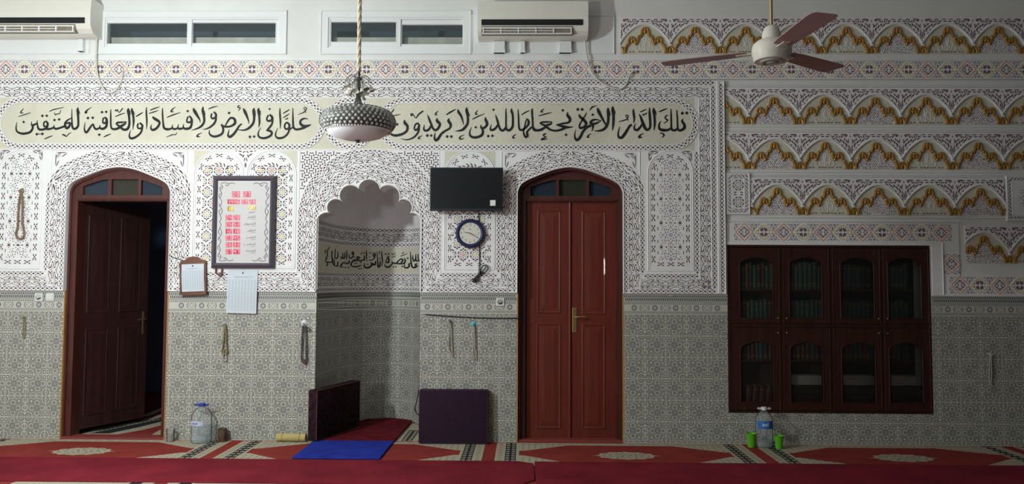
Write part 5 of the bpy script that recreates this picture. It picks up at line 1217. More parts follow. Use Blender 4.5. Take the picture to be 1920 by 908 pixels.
for px, lab in ((410.5, 'brown clip ring hanging under the left corner of the prayer time board'),):
    hk = thing('clip_hook', lab, 'hook', (W(px, 518, -.05).x, -.045, W(px, 518, -.05).z)); mb = MB()
    mb.tube(cr(P((405, 513, -.05), (404.5, 505, -.05), (407, 500, -.05), (414, 500, -.05), (416, 506, -.05), (415, 513, -.05)), 4), .007, 7); mb.build('hook_loop', RUST, hk, smooth=True)
    mb = MB(); q = [(402, 512), (418, 513), (412, 519.5)]; fr_ = [W(a, b, -.056) for a, b in q]; bk = [W(a, b, -.044) for a, b in q]; mb.poly(fr_); mb.poly(bk[::-1])
    for k in range(3): mb.poly([fr_[k], fr_[(k+1) % 3], bk[(k+1) % 3], bk[k]])
    mb.build('hook_plate', RUST, hk)

# ================================================================== NOTICES
Yn = -.058; c = W(362, 520, Yn); Tn = Matrix.Translation((c.x, Yn, c.z)) @ Matrix.Rotation(math.radians(-2.5), 4, 'Y')
cb = thing('notice_board', 'small brown wooden board with rounded top holding a sheet, right of the open door', 'notice board', (c.x, -.045, W(362, 555, Yn).z))
CBW = mat('notice_wood', (.15, .062, .035), .5, noise=.25, nscale=8); w, h = .252, .335
mb = MB(); outl = [(-w/2, -h/2), (w/2, -h/2), (w/2, h/2-.02), (w/2-.02, h/2-.005), (.07, h/2+.002), (.05, h/2+.022), (0, h/2+.032), (-.05, h/2+.022), (-.07, h/2+.002), (-w/2+.02, h/2-.005), (-w/2, h/2-.02)]
mb.poly([(a, 0, b) for a, b in outl]); mb.poly([(a, .022, b) for a, b in outl[::-1]])
for k in range(len(outl)): a, b = outl[k], outl[(k+1) % len(outl)]; mb.poly([(a[0], 0, a[1]), (b[0], 0, b[1]), (b[0], .022, b[1]), (a[0], .022, a[1])])
mb.box(-w/2, w/2, -.012, 0, -h/2, -h/2+.016); mb.box(-w/2, -w/2+.014, -.010, 0, -h/2, h/2-.03); mb.box(w/2-.014, w/2, -.010, 0, -h/2, h/2-.03)
put_T(mb, Tn).build('board', CBW, cb)
def sheet(w, h, T, parent, name='paper_sheet', cols=9, rows=30):
    mb = MB(); n = 8
    for i in range(n):
        f = lambda k: (-.002-.006*math.sin(PI*k/n)**2)
        a, b = h/2-h*i/n, h/2-h*(i+1)/n
        mb.poly([(-w/2, f(i), a), (w/2, f(i), a), (w/2, f(i+1), b), (-w/2, f(i+1), b)])
    put_T(mb, T); o = mb.build(name, PAPER, parent)
    pr = MB()
    for c in range(cols):
        xx = -w*.42+w*.84*c/(cols-1)
        for r in range(rows):
            zz = h*.26-h*.70*r/(rows-1); k = (h/2-zz)/h*n; y = f(k)-.0008; pr.poly([(xx-w*.03, y, zz), (xx+w*.03, y, zz), (xx+w*.03, y, zz+h*.009), (xx-w*.03, y, zz+h*.009)])
    for (xa, xb, zz) in ((-.3, .34, .335), (-.26, .2, .32)):
        k = (.5-zz)*n; y = f(k)-.0008; pr.poly([(w*xa, y, h*zz), (w*xb, y, h*zz), (w*xb, y, h*zz+h*.01), (w*xa, y, h*zz+h*.01)])
    put_T(pr, T); pr.build('printed_table', PRINT, o if parent else o)
    pn = MB(); pn.ball((0.005*0, -.006, h*.43), .007, n=8, k=5); put_T(pn, T); pn.build('push_pin', CORDB, o); return o
sheet(.215, .262, Tn @ Matrix.Translation((0, -.002, -.005)), cb)
c = W(453.5, 547, -.045)
Ts = Matrix.Translation((c.x, -.036, c.z)) @ Matrix.Rotation(math.radians(1.2), 4, 'Y')
nt_ = thing('paper_notice', 'white printed table of times pinned below the prayer time board', 'paper', (c.x, -.036, c.z-.2))
sheet(.288, .415, Ts, nt_)

cable('thin_cord', [(315, 478, -.032), (325, 483, -.034), (335, 486, -.036), (343, 489, -.045)], .0035, CORDB, 'thin dark cord running from the open door frame to the small notice board', 'cord', None, 4)
# ================================================================== PRAYER BEADS AND WALL HOOKS
def hook(px, py, col, label, r=.021, d=.012):
    c = W(px, py, -d-.012); o = thing('wall_hook', label, 'hook', (c.x, -d, c.z), 'stick-on hooks')
    mb = MB(); mb.lathe([(0, .012), (r*.4, .011), (r*.7, .007), (r, .001), (r, 0)], (c.x, -d-.001, c.z), 16, T=RX90); mb.build('pad', col, o, smooth=True)
    mb = MB(); mb.tube(cr([(c.x, -d-.010, c.z+.004), (c.x, -d-.022, c.z-.006), (c.x, -d-.036, c.z-.012), (c.x, -d-.042, c.z-.004), (c.x, -d-.041, c.z+.004)], 4), .004, 7); mb.build('peg', col, o, smooth=True)
    return o
def beads(pts, Y, r, col, label, gap=1.9, tassel=None, tcol=None, group='prayer beads on hooks'):
    P = [W(a, b, Y) for a, b in pts]; P = [Vector(q) for q in cr([tuple(p) for p in P], 8)]
    lo = min(P, key=lambda q: q.z)
    o = thing('prayer_beads', label, 'prayer beads', (P[0].x, Y, lo.z), group)
    mb = MB(); acc = 0; last = P[0]
    for q, nx in zip(P, P[1:]):
        seg_ = (nx-q).length; t = acc
        while t < seg_:
            p = q.lerp(nx, t/seg_); mb.ball((p.x, p.y+random.uniform(-.002, .002), p.z), r*random.uniform(.9, 1.1), n=6, k=4); t += r*gap
        acc = t-seg_
    mb.build('bead_string', col, o, smooth=True)
    if tassel:
        mb = MB(); Q = [tuple(W(a, b, Y)) for a, b in tassel]; mb.tube(cr(Q, 4), r*.55, 6); mb.build('tassel', tcol or col, o, smooth=True)
    return o
BW_ = mat('brown_beads', (.22, .155, .10), .5); BG_ = mat('bone_beads', (.40, .37, .30), .5); BO = mat('olive_beads', (.25, .205, .10), .45); BK = mat('black_beads', (.035, .032, .03), .35); CLEARP = mat('pale_hook', (.60, .60, .66), .3); GREYP = mat('grey_hook', (.36, .37, .35), .4); TEALP = mat('turquoise_hook', (.10, .42, .50), .4); OLIVEP = mat('olive_hook', (.30, .30, .20), .5)
hook(39.5, 358, BW_, 'brown hook with arms on the carved panel left of the open door', .026, .033)
mb = None
beads([(39, 360), (36, 378), (34, 400), (33, 425), (30, 438), (33, 446), (39, 448), (44, 444), (45, 436), (42, 420), (42, 400), (42, 378), (40, 360)], -.052, .0125, BW_, 'long brown prayer beads on the carved panel left of the open door', 1.5)
hook(45, 593, OLIVEP, 'olive hook on the tiles left of the open door', .026)
beads([(45, 594), (43.5, 605), (43.5, 618), (42.5, 628), (44, 634), (46.5, 630), (47, 618), (47.5, 606), (46, 594)], -.034, .0055, BO, 'short olive prayer beads on the tiles left of the open door')
hook(420, 608, GREYP, 'grey hook on the tiles under the paper notice', .024)
beads([(421, 608), (420, 625), (418, 645), (416, 660), (418, 664), (421, 655), (424, 662), (426, 660), (424, 645), (424, 625), (422, 608)], -.034, .0085, BO, 'olive and bone prayer beads on the tiles under the paper notice', 1.6, [(421, 662), (418, 668), (419, 675), (423, 677), (425, 671), (422, 663)], BG_)
hook(569.5, 606, CLEARP, 'clear suction hook on the tiles by the left edge of the niche', .030)
beads([(568, 612), (566.5, 630), (565.5, 655), (565, 670), (567, 678), (571, 682), (574, 676), (574, 655), (573.5, 630), (572, 612)], -.036, .009, BK, 'black prayer beads on the clear hook by the left edge of the niche', 1.5, [(568, 672), (570, 680), (572, 684), (574, 676)], mat('red_tassel', (.28, .09, .08), .8))
mb = MB(); c = W(579, 617, -.035); 
o = beads([(572, 612), (578, 615), (581, 618), (578, 621), (574, 617)], -.036, .006, BK, 'small loop of black beads beside the clear suction hook', 1.5)
hook(843.5, 602, BK, 'black hook on the tiles below the clock, left of the turquoise hook', .012)
beads([(843.5, 601), (842.5, 620), (841, 645), (842, 655), (846, 664), (848.5, 670), (848, 660), (846.5, 640), (846, 618), (845, 602)], -.03, .006, BG_, 'bone prayer beads on the left of two hooks under the black cord', 1.6)
hook(888, 608, TEALP, 'turquoise suction hook on the tiles under the black cord', .026)
beads([(888, 610), (887, 630), (887.5, 652), (886, 668), (889, 674), (892, 668), (890.5, 652), (890, 630), (889, 610)], -.034, .006, BG_, 'bone prayer beads on the turquoise hook', 1.6)
hook(1857, 664, GREYP, 'grey hook on the dark tiles right of the bookcase', .014)
beads([(1857, 664), (1855.5, 685), (1855, 705), (1857, 722), (1859.5, 705), (1859, 685), (1858, 664)], -.03, .006, BG_, 'pale prayer beads on the dark tiles right of the bookcase', 1.6)
# sockets
SOCK = mat('socket_white', (.68, .68, .66), .35)
def socket(px, py, label, blank=False, w=.078):
    c = W(px, py, -.02); o = thing('power_socket', label, 'socket', (c.x, -.013, c.z), 'wall sockets')
    mb = MB(); mb.rbox(c.x-w/2, c.x+w/2, -.024, -.0135, c.z-w/2, c.z+w/2, .004, seg=2); mb.build('plate', SOCK, o)
    mb = MB()
    if blank: mb.rbox(c.x-w*.36, c.x+w*.36, -.030, -.024, c.z-w*.36, c.z+w*.36, .003, seg=2); mb.build('rocker', SOCK, o)
    else:
        mb.lathe([(.026, .0105), (.028, .012), (.024, .012), (.022, .004), (0, .004)], (c.x, -.0135, c.z), 20, T=RX90); s = mb.build('outlet_well', mat('socket_shade', (.45, .45, .44), .5), o)
        mb = MB()
        for q in (-1, 1): mb.lathe([(.0035, .0048), (0, .0048)], (c.x+q*.0095, -.0135, c.z), 8, T=RX90)
        mb.build('pin_holes', CORDB, s)
socket(72.5, 557.5, 'white wall socket left of the open door, left of a pair'); socket(93.5, 557.5, 'white blank switch plate left of the open door, right of a pair', True); socket(938, 566.5, 'white wall socket left of the double door')
cable('microphone_cord', [(791, 700, -.006), (787, 722, .03), (783, 745, .04), (780, 758, .04), (778, 766, .04), (781, 775, .04), (786, 778, .03)], .0055, CORDB, 'black cord dropping behind the cushion at the right edge of the niche', 'cord')

# ================================================================== BUILT-IN BOOKCASE
bc = thing('bookcase', 'built-in dark mahogany bookcase with eight arched glass doors', 'bookcase', ((X(1339.5)+X(1714.5))/2, .1, Z(768.5)))
U = lambda px, Y=0.0: m(px, 600, Y)[0]
V = lambda py, Y=0.0: m(1555, py, Y)[1]
BX0, BX1, BZ0, BZ1 = X(1340.5), X(1713.5), Z(767.5), Z(459); BD = .36
mb = MB(); 
def panel(nm, *q):
    p = MB(); p.box(*q); p.build(nm, WOODB, bc)
WOODB = mat('bookcase_inside', (0.10, 0.045, 0.03), .5, noise=.2, nscale=5)
panel('back_panel', BX0, BX1, BD-.02, BD, BZ0, BZ1); panel('side_panel', BX0, BX0+.02, .045, BD-.021, BZ0, BZ1); panel('side_panel', BX1-.02, BX1, .045, BD-.021, BZ0, BZ1); panel('bottom_panel', BX0+.021, BX1-.021, .045, BD-.021, BZ0, BZ0+.02); panel('top_panel', BX0+.021, BX1-.021, .045, BD-.021, BZ1-.02, BZ1)
zm = Z(V(611))
XM = [X(U(q)) for q in (1465.5, 1558.5, 1654)]
for x in XM: panel('divider', x-.01, x+.01, .045, BD-.021, BZ0+.021, BZ1-.021)
xl = [BX0+.02]+[q+.01 for q in XM]; xr = [q-.01 for q in XM]+[BX1-.02]
for a, b in zip(xl, xr): panel('middle_shelf', a+.001, b-.001, .045, BD-.021, zm-.015, zm+.015)
UF = [U(1362.5), U(1465.5), U(1558.5), U(1654), U(1749)]
fr = MB(); VF0, VFm, VF1 = V(459.5), V(611), V(777)
fr.plate(rc(1340, 458.6, 1714, 768), .004, -.045, [rc(UF[i]+(2.5 if i else 6), a, UF[i+1]-(2.5 if i < 3 else 6), b) for i in range(4) for a, b in ((VF0+5, VFm-3), (VFm+3, VF1-6))])
rib(fr, rect_path(1342, 460.6, 1712, 766), -1.8, 1.8, .004, .012); fr.build('face_frame', WOODC, bc)
shelves = []
PX = ((1386, 1450.5), (1479, 1542.5), (1575, 1640.5), (1664, 1729))
for i in range(4):
    for (a, b, pt, pb_, shz) in ((VF0+5.5, VFm-3.5, 482, 599, 543), (VFm+3.5, VF1-6.5, 640, 757, 674)):
        u0, u1 = UF[i]+(3 if i else 6.5), UF[i+1]-(3 if i < 3 else 6.5); g0, g1 = U(PX[i][0]), U(PX[i][1]); gt, gb = V(pt), V(pb_)
        w = g1-g0; arch = [(g0, gb), (g0, gt+13), (g0+3, gt+8), (g0+w*.16, gt+5)]+[(g0+w*(.16+.68*k/8), gt+5-5.5*math.sin(PI*k/8)) for k in range(1, 8)]+[(g1-w*.16, gt+5), (g1-3, gt+8), (g1, gt+13), (g1, gb)]
        d = MB(); d.plate(rc(u0, a, u1, b), .010, -.012, [arch]); rib(d, Path(arch, True), -2.2, 0, .010, .014, step=4); rib(d, rect_path(u0+.8, a+.8, u1-.8, b-.8), -.8, .8, .010, .013)
        dr = d.build('cabinet_door', WOODC, bc)
        gl = MB(); gl.plate([(p, q) for p, q in arch], -.001, -.004); gl.build('glass_pane', CABGLASS, dr)
        kb = MB(); kx = X(u1-5 if i % 2 == 0 else u0+5); kz = Z(b-10 if pt < 600 else a+10); kb.ball((kx, -.022, kz), .009, n=8, k=6); kb.tube([(kx, -.012, kz), (kx, -.02, kz)], .004, 6); kb.build('knob', BRASS, dr, smooth=True)
for i in range(4):
    xs = ([BX0+.02]+[q+.01 for q in XM])[i]; xe = ([q-.01 for q in XM]+[BX1-.02])[i]
    for py in (543, 674):
        z = Z(V(py, .15)); s = MB(); s.box(xs+.001, xe-(.11 if i == 3 else .001), .05, BD-.021, z-.018, z); s.build('shelf', SHELFW, bc)
BCOL = [mat('book_green', (.07, .13, .10), .5), mat('book_maroon', (.13, .045, .04), .5), mat('book_brown', (.15, .09, .055), .5), mat('book_slate', (.10, .115, .13), .5), mat('book_black', (.05, .045, .042), .5)]
PAGES = mat('book_pages', (.50, .44, .32), .8); GILT = mat('gilt_line', (.35, .24, .08), .5, metal=.4)
rr = random.Random(3)
def book(x, z, t, h, d, col, label, group, tilt=0.0, lines=True):
    mb = MB(); y0 = .075; n = 6
    # rounded spine, cover boards, page block
    prf = [(-t/2+t*k/n, y0-.008*math.sin(PI*k/n)) for k in range(n+1)]; sec = prf+[(t/2, y0+d), (-t/2, y0+d)]
    sec_h = [(z, 0), (z+h, 0)]
    lo = [(a, b, 0) for a, b in sec]; hi = [(a, b, h) for a, b in sec]
    for k in range(n): mb.poly([lo[k], lo[k+1], hi[k+1], hi[k]], 0)
    mb.box(-t/2, -t/2+.0025, y0, y0+d, 0, h, 0); mb.box(t/2-.0025, t/2, y0, y0+d, 0, h, 0); mb.box(-t/2+.0025, t/2-.0025, y0, y0+d-.006, .003, h-.003, 1)
    if lines:
        for q in (.12, .2, .82): mb.poly([(a*.9, b-.0012, h*q) for a, b in prf]+[(a*.9, b-.0012, h*q+.006) for a, b in prf[::-1]], 2)
    T = Matrix.Translation((x, 0, z+.0012+t/2*math.sin(abs(tilt)))) @ Matrix.Rotation(tilt, 4, 'Y'); put_T(mb, T)
    o = mb.build('book', [col, PAGES, GILT], origin=(x, y0+d/2, z)); tag(o, label, 'book', group)
colname = ('leftmost', 'second', 'third', 'rightmost')
zs_u = Z(V(543, .15)); zs_l = Z(V(674, .15))
ROWS = ((zs_u, .26, 'upper', 0), (zm+.015, .235, 'upper', 1), (zs_l, .205, 'lower', 2), (BZ0+.02, .27, 'lower', 3))
for i in range(4):
    xs = max(([BX0+.02]+[q+.01 for q in XM])[i], gx(PX[i][0]-6, .12)); xe = min(([q-.01 for q in XM]+[BX1-.02])[i], gx(PX[i][1]+6, .12))
    for z, hmax, rown, r in ROWS:
        pos = ('top shelf', 'second shelf', 'third shelf', 'bottom shelf')[r]
        lab = 'dark upright book on the %s of the %s bookcase column' % (pos, colname[i]); grp = 'books on the %s, %s column' % (pos, colname[i])
        x = xs+.006; stop = xe-.012
        if i == 3: stop -= .10
        if r == 3 and i > 0: continue
        if r == 3: x += .06; stop -= .025
        base = [0, 0, 3, 0][i] if r < 2 else [1, 1, 2, 2][i]
        while True:
            t = rr.uniform(.030, .046) if r != 3 else .052
            if x+t > stop: break
            col = BCOL[base if rr.random() < .7 else rr.randrange(5)]
            book(x+t/2, z, t, hmax*rr.uniform(.86, 1.0) if r != 3 else .215, .17, col, lab, grp, tilt=(math.radians(5) if r == 3 else 0)); x += t+(.003 if r != 3 else .012)
tag_b = MB
def pile(i, n, label, wfr):
    xs = gx(PX[i][0]-3, .15); xe = gx(PX[i][1]-3, .15); z = BZ0+.0212
    for k in range(n):
        t = .045; w = (xe-xs)*wfr; mb = MB(); c = (xs+xe)/2+rr.uniform(-.006, .006)
        mb.rbox(c-w/2, c+w/2, .10, .28, z, z+t-.002, .006, seg=2); o = mb.build('book', [BCOL[4]], origin=(c, .19, z)); tag(o, label, 'book', 'flat books on the bottom shelf, %s column' % colname[i]); z += t
    return z, (xs+xe)/2, (xe-xs)
for i, lab in ((1, 'dark book lying flat in the bottom stack of the second bookcase column'), (2, 'dark book lying flat in the bottom stack of the third bookcase column'), (3, 'dark book lying flat in the bottom stack of the rightmost bookcase column')):
    z, c, w = pile(i, 5, lab, .92)
    mb = MB(); 
    for k in range(11): mb.box(c-w*.44+rr.uniform(-.004, .004), c+w*.44+rr.uniform(-.004, .004), .11, .26, z+.001+k*.008, z+k*.008+.0075)
    o = mb.build('paper_stack', mat('loose_paper', (.78, .78, .74), .8), origin=(c, .18, z)); tag(o, 'pale paper stack on the flat books, bottom of the %s bookcase column' % colname[i], 'papers', 'paper stacks in the bookcase')
mb = MB(); xa = BX1-.098;  # pale rippled strips at the right end, above and below the middle shelf
for a, b in ((VF0+8, VFm-9), (VFm+12, VF1-20)):
    pts = []; n = 14
    for k in range(n+1): pts.append((xa+.065*k/n, .11+.012*math.sin(k*2.1)))
    for p, q in zip(pts, pts[1:]): mb.poly([(*p, Z(b)), (*q, Z(b)), (*q, Z(a)), (*p, Z(a))])
ob = mb.build('pale_strip', mat('strip_offwhite', (.84, .86, .84), .8), origin=(xa, .2, Z(VF1-10))); tag(ob, 'pale rippled strip inside the right end of the bookcase', 'cloth')

# ================================================================== CARPETS
CRED = mat('carpet_red', (.235, .036, .030), .95, spec=.05, noise=.12, nscale=4, bump=.35, bscale=260); CBEI = mat('carpet_beige', (.40, .355, .27), .95, spec=.05, noise=.2, nscale=90, bump=.3, bscale=260); CBLK = mat('carpet_black', (.030, .030, .032), .95, spec=.05); CGRN = mat('carpet_taupe', (.22, .19, .14), .95, spec=.05)
def carpet(name, x0, x1, ydepth, yback, label, cells, zt=.012, loc=None):
    mb = MB(); mb.box(x0, x1, -ydepth, yback, .001, zt, 0)
    z1, z2, z3 = zt+.0008, zt+.0014, zt+.002
    def q(pts, z, mi): mb.poly([(a, b, z) for a, b in pts], mi)
    for c in cells:     # divider centre
        for s in (-1, 1):
            def R_(a, b, y0, y1, z, mi): q([(c+s*a, y0), (c+s*b, y0), (c+s*b, y1), (c+s*a, y1)], z, mi)
            yt, yb = yback-.03, -ydepth+.05
            R_(.055, .25, yb, yt, z1, 1); R_(.14, .235, yb, yt, z2, 2)
            n = int((yt-yb)/.085)
            for k in range(n):
                y = yb+(k+.5)*(yt-yb)/n
                for xx in (.163, .211):
                    r = .017; q([(c+s*xx+r*math.cos(j*PI/4), y+r*1.5*math.sin(j*PI/4)) for j in range(8)], z3, 1); r = .007; q([(c+s*xx+r*math.cos(j*PI/3), y+r*1.4*math.sin(j*PI/3)) for j in range(6)], z3+.0005, 2)
                for w in (-1, 1): q([(c+s*.187, y-.040+w*.0), (c+s*.187+.012, y-.034), (c+s*.187, y-.028), (c+s*.187-.012, y-.034)], z3, 3)
                q([(c+s*.075, y-.02), (c+s*.118, y-.012), (c+s*.118, y+.0), (c+s*.075, y-.006)], z2, 3); q([(c+s*.08, y+.018), (c+s*.115, y+.012), (c+s*.115, y+.022), (c+s*.08, y+.028)], z2, 3)
            R_(.236, .262, yb, yt, z1+.0008, 1)
            # stepped spandrels
            ym = -.47
            q([(c+s*.262, yt), (c+s*.80, yt), (c+s*.80, yt-.05), (c+s*.30, ym+.09), (c+s*.262, ym+.09)], z1+.0002, 1)
            q([(c+s*.262, yb), (c+s*.80, yb), (c+s*.80, yb+.05), (c+s*.30, ym-.09), (c+s*.262, ym-.09)], z1+.0002, 1)
            for k in range(9):
                for j in range(6):
                    xx = .285+k*.056; y = yt-.07-j*.05
                    if y > (yt-.05)-((.80-xx)/.5)*((yt-.05)-(ym+.09))+.02: q([(c+s*xx, y), (c+s*(xx+.012), y+.016), (c+s*(xx+.024), y), (c+s*(xx+.012), y-.016)], z2, 3)
                    y = yb+.07+j*.05
                    if y < (yb+.05)+((.80-xx)/.5)*((ym-.09)-(yb+.05))-.02: q([(c+s*xx, y), (c+s*(xx+.012), y+.016), (c+s*(xx+.024), y), (c+s*(xx+.012), y-.016)], z2, 3)
    for c0, c1 in zip(cells, cells[1:]):
        a, b = c0+.262, c1-.262; yt = yback-.03
        q([(a, yt-.10), (b, yt-.10), (b, yt), (a, yt)], z1+.0004, 1)
        n = int((b-a)/.11)
        for k in range(n):
            xx = a+(k+.5)*(b-a)/n
            q([(xx-.035, yt-.075), (xx+.015, yt-.045), (xx+.035, yt-.025), (xx-.015, yt-.055)], z2, 2); q([(xx+.03, yt-.08), (xx+.055, yt-.06), (xx+.05, yt-.05), (xx+.022, yt-.07)], z2, 3); q([(xx-.03, yt-.03), (xx-.005, yt-.02), (xx-.01, yt-.012), (xx-.036, yt-.02)], z2, 3)
        mx_, my_ = (c0+c1)/2, -.47; M_ = []
        for k in range(40):
            t = 2*PI*k/40; rr_ = 1+.07*math.cos(12*t); M_.append((mx_+.25*rr_*math.cos(t), my_-.07+.145*rr_*math.sin(t)))
        q(M_, z1, 1); my2 = my_-.07
        for s in (-1, 1): q([(mx_+s*.24, my2-.012), (mx_+s*.31, my2), (mx_+s*.24, my2+.012)], z1+.0003, 1)
        for ring_, n in ((.8, 22), (.58, 16), (.36, 10), (.16, 5)):
            for k in range(n):
                t = 2*PI*k/n+ring_; x_, y_ = mx_+.25*ring_*math.cos(t), my2+.145*ring_*math.sin(t); q([(x_-.016, y_), (x_, y_+.010), (x_+.016, y_), (x_, y_-.010)], z2, 3 if k % 3 else 2)
    o = mb.build(name, [CRED, CBEI, CBLK, CGRN], origin=((x0+x1)/2, -ydepth/2, 0)); tag(o, label, 'carpet'); return o
carpet('prayer_carpet', -7.2, 7.2, 1.02, -.004, 'red prayer row carpet with beige medallions and striped dividers along the wall', [-7.5+.0, -5.1, -2.70, -.30, 2.10, 4.50, 6.9])
# patterned carpet running nearer than the runners
mb = MB(); mb.box(-7.2, 7.2, -3.4, -1.03, .001, .012, 0)
for k in range(6):
    c = -5.1+2.4*k; mb.poly([(c-.25, -3.3, .0128), (c+.25, -3.3, .0128), (c+.25, -1.1, .0128), (c-.25, -1.1, .0128)], 1); mb.poly([(c-.05, -3.3, .0134), (c+.05, -3.3, .0134), (c+.05, -1.1, .0134), (c-.05, -1.1, .0134)], 0)
    for s in (-1, 1): mb.poly([(c+s*.14, -3.3, .0134), (c+s*.23, -3.3, .0134), (c+s*.23, -1.1, .0134), (c+s*.14, -1.1, .0134)], 2); mb.poly([(c+s*.25, -1.58, .0128), (c+s*1.1, -1.58, .0128), (c+s*1.1, -1.66, .0128), (c+s*.25, -1.9, .0128)], 1)
o = mb.build('prayer_carpet', [CRED, CBEI, CBLK], origin=(0, -2.2, 0)); tag(o, 'second red prayer carpet at the bottom edge, in front of the crimson runners', 'carpet')
mb = MB(); mb.box(-6.5, -2.5, .2, 3.15, .001, .010, 0)
for mi, z, q in ((1, .0108, ((150, 815), (185, 803), (250, 792), (306, 776), (306, 797), (270, 806), (215, 816))), (2, .0114, ((168, 813), (200, 803), (255, 795), (306, 782), (306, 790), (262, 801), (205, 813))), (1, .0108, ((283, 816), (306, 803), (306, 812), (298, 817))), (1, .0108, ((262, 782), (306, 763), (306, 769), (285, 779))), (2, .0108, ((280, 772), (306, 758), (306, 762)))):
    pts = [(*fl(a, b, .011), z) for a, b in q]; pts = [(x, max(y, .2), zz) for x, y, zz in pts]; mb.poly(pts, mi)
for k in range(16):
    a, b = fl(176+k*8, 811-k*1.6, .011)
    if b > .22: mb.poly([(a-.02, b, .012), (a, b+.03, .012), (a+.02, b, .012), (a, b-.03, .012)], 1)
o = mb.build('prayer_carpet', [CRED, CBEI, CBLK], origin=(-4.3, 1.6, 0)); tag(o, 'patterned red carpet on the floor of the dark room behind the open door', 'carpet')
# niche floor carpet
mb = MB(); mb.poly([(-1.4875+(a+1.4875)*.97, .005+b*.90, .008) for a, b in PLAN][::-1]); 
mb.poly([(-1.165, .03, .0086), (-1.06, .03, .0086), (-1.06, .56, .0086), (-1.165, .56, .0086)], 1)
for k in range(7):
    for x in (-1.139, -1.086): y = .07+k*.07; mb.poly([(x+.018*math.cos(j*PI/4), y+.026*math.sin(j*PI/4), .0092) for j in range(8)], 0)
o = mb.build('niche_carpet', [CBEI, CBLK], origin=(-1.4875, .5, .008)); tag(o, 'beige and black carpet on the niche floor, showing right of the crimson rug', 'carpet')
# crimson runners
RUN = mat('crimson_pile', (.175, .016, .027), .95, spec=.06, noise=.22, nscale=2.5, bump=.5, bscale=180); rr = random.Random(5)
def runner(x0, x1, y0, y1, label, rnd):
    mb = MB(); nx, ny = int((x1-x0)/.12), 10; g = []
    for i in range(nx+1):
        row = []
        for j in range(ny+1):
            x = x0+(x1-x0)*i/nx; y = y0+(y1-y0)*j/ny
            ins = 0
            if rnd and x > x1-.14: ins = (.14-math.sqrt(max(0, .14**2-(x-(x1-.14))**2)))
            y = min(max(y, y0+ins), y1-ins)
            z = .028+.006*math.sin(x*2.1+y*7)*math.sin(y*5+x)+.003*math.sin(x*9+y*13)
            if j in (0, ny): z = .016
            row.append((x, y, z))
        g.append(row)
    i0 = len(mb.v)
    for row in g: mb.v.extend(row)
    for i in range(nx):
        for j in range(ny):
            a = i0+i*(ny+1)+j; mb.f.append((a, a+ny+1, a+ny+2, a+1)); mb.m.append(0)
    for row in (g[0], g[-1]): mb.poly([(p[0], p[1], p[2]) for p in row]+[(row[-1][0], row[-1][1], .0152), (row[0][0], row[0][1], .0152)])
    o = mb.build('carpet_runner', RUN, smooth=True, origin=((x0+x1)/2, (y0+y1)/2, .0152)); tag(o, label, 'carpet', 'crimson runners'); return o
xs = gx(1001, -1.1)
runner(-7.1, .085, -1.575, -.79, 'long crimson carpet runner on the left, ending with a rounded edge before the double door', True)
runner(.095, 7.1, -1.60, -.80, 'long crimson carpet runner on the right, running past the bookcase', False)
# blue mat
BLUE = mat('blue_pile', (.022, .036, .29), .95, spec=.05, noise=.2, nscale=6, bump=.5, bscale=200)
mb = MB(); mb.rbox(-1.965, -1.215, -.782, -.066, .0145, .030, .006, seg=2); o = mb.build('blue_mat', BLUE, origin=(-1.59, -.42, .0145)); tag(o, 'bright blue square mat on the carpet before the niche', 'mat')
# crimson rug in the niche
RUG = mat('wine_rug', (.115, .012, .018), .95, spec=.05, noise=.35, nscale=9, bump=.4, bscale=200)
mb = MB(); pl = [(-1.97, -.06), (-1.215, -.06), (-1.20, 1.02), (-1.30, 1.10), (-1.48, 1.17), (-1.70, 1.08), (-1.85, .80), (-1.95, .35)]
mb.poly([(a, b, .030) for a, b in pl]); mb.poly([(a, b, .0095 if b > 0 else .0145) for a, b in pl[::-1]])
for k in range(len(pl)): a, b = pl[k], pl[(k+1) % len(pl)]; mb.poly([(*a, .0145), (*b, .0145), (*b, .030), (*a, .030)])
o = mb.build('niche_rug', RUG, origin=(-1.59, .5, .0145)); tag(o, 'wine red rug covering the floor inside the niche', 'rug')

# ================================================================== CUSHIONS
CUSH = mat('maroon_damask', (.026, .012, .016), .9, spec=.08, noise=.55, nscale=26, bump=.4, bscale=60); CUSH2 = mat('aubergine_cloth', (.028, .014, .027), .85, spec=.1, noise=.12, nscale=30, bump=.3, bscale=150)
PIPE = mat('aubergine_piping', (.05, .022, .045), .8)
def cushion(name, T, L, H, th, M, label, dotcol=None):
    p = T.translation; c = thing(name, label, 'cushion', (p.x, p.y, p.z), 'box cushions')
    mb = MB(); mb.rbox(0, L, 0, th, 0, H, .014, seg=3, T=T); mb.build('cushion_cover', M, c, smooth=True)
    mb = MB()
    for y in (.004, th-.004):
        pts = [(.012, y, .004), (L-.012, y, .004), (L-.004, y, .012), (L-.004, y, H-.012), (L-.012, y, H-.004), (.012, y, H-.004), (.004, y, H-.012), (.004, y, .012)]
        mb.tube([T @ Vector(q) for q in pts], .004, 6, closed=True)
    mb.build('piping', dotcol or PIPE, c, smooth=True); return c
a = math.atan2(.953, .303)
T = Matrix.Translation((-1.925, -.150, .0305)) @ Matrix.Rotation(a, 4, 'Z')
cushion('floor_cushion', T, .80, .475, .095, CUSH, 'patterned maroon box cushion standing askew against the left side of the niche', mat('maroon_piping', (.11, .045, .045), .8))
cx0, cx1 = gx(787.5, -.11), gx(916, -.11)
T = Matrix.Translation((cx0, -.125, .014)) @ Matrix.Rotation(math.radians(-2.0), 4, 'X')
cushion('floor_cushion', T, cx1-cx0, .50, .10, CUSH2, 'plain aubergine box cushion standing against the tiles right of the niche')

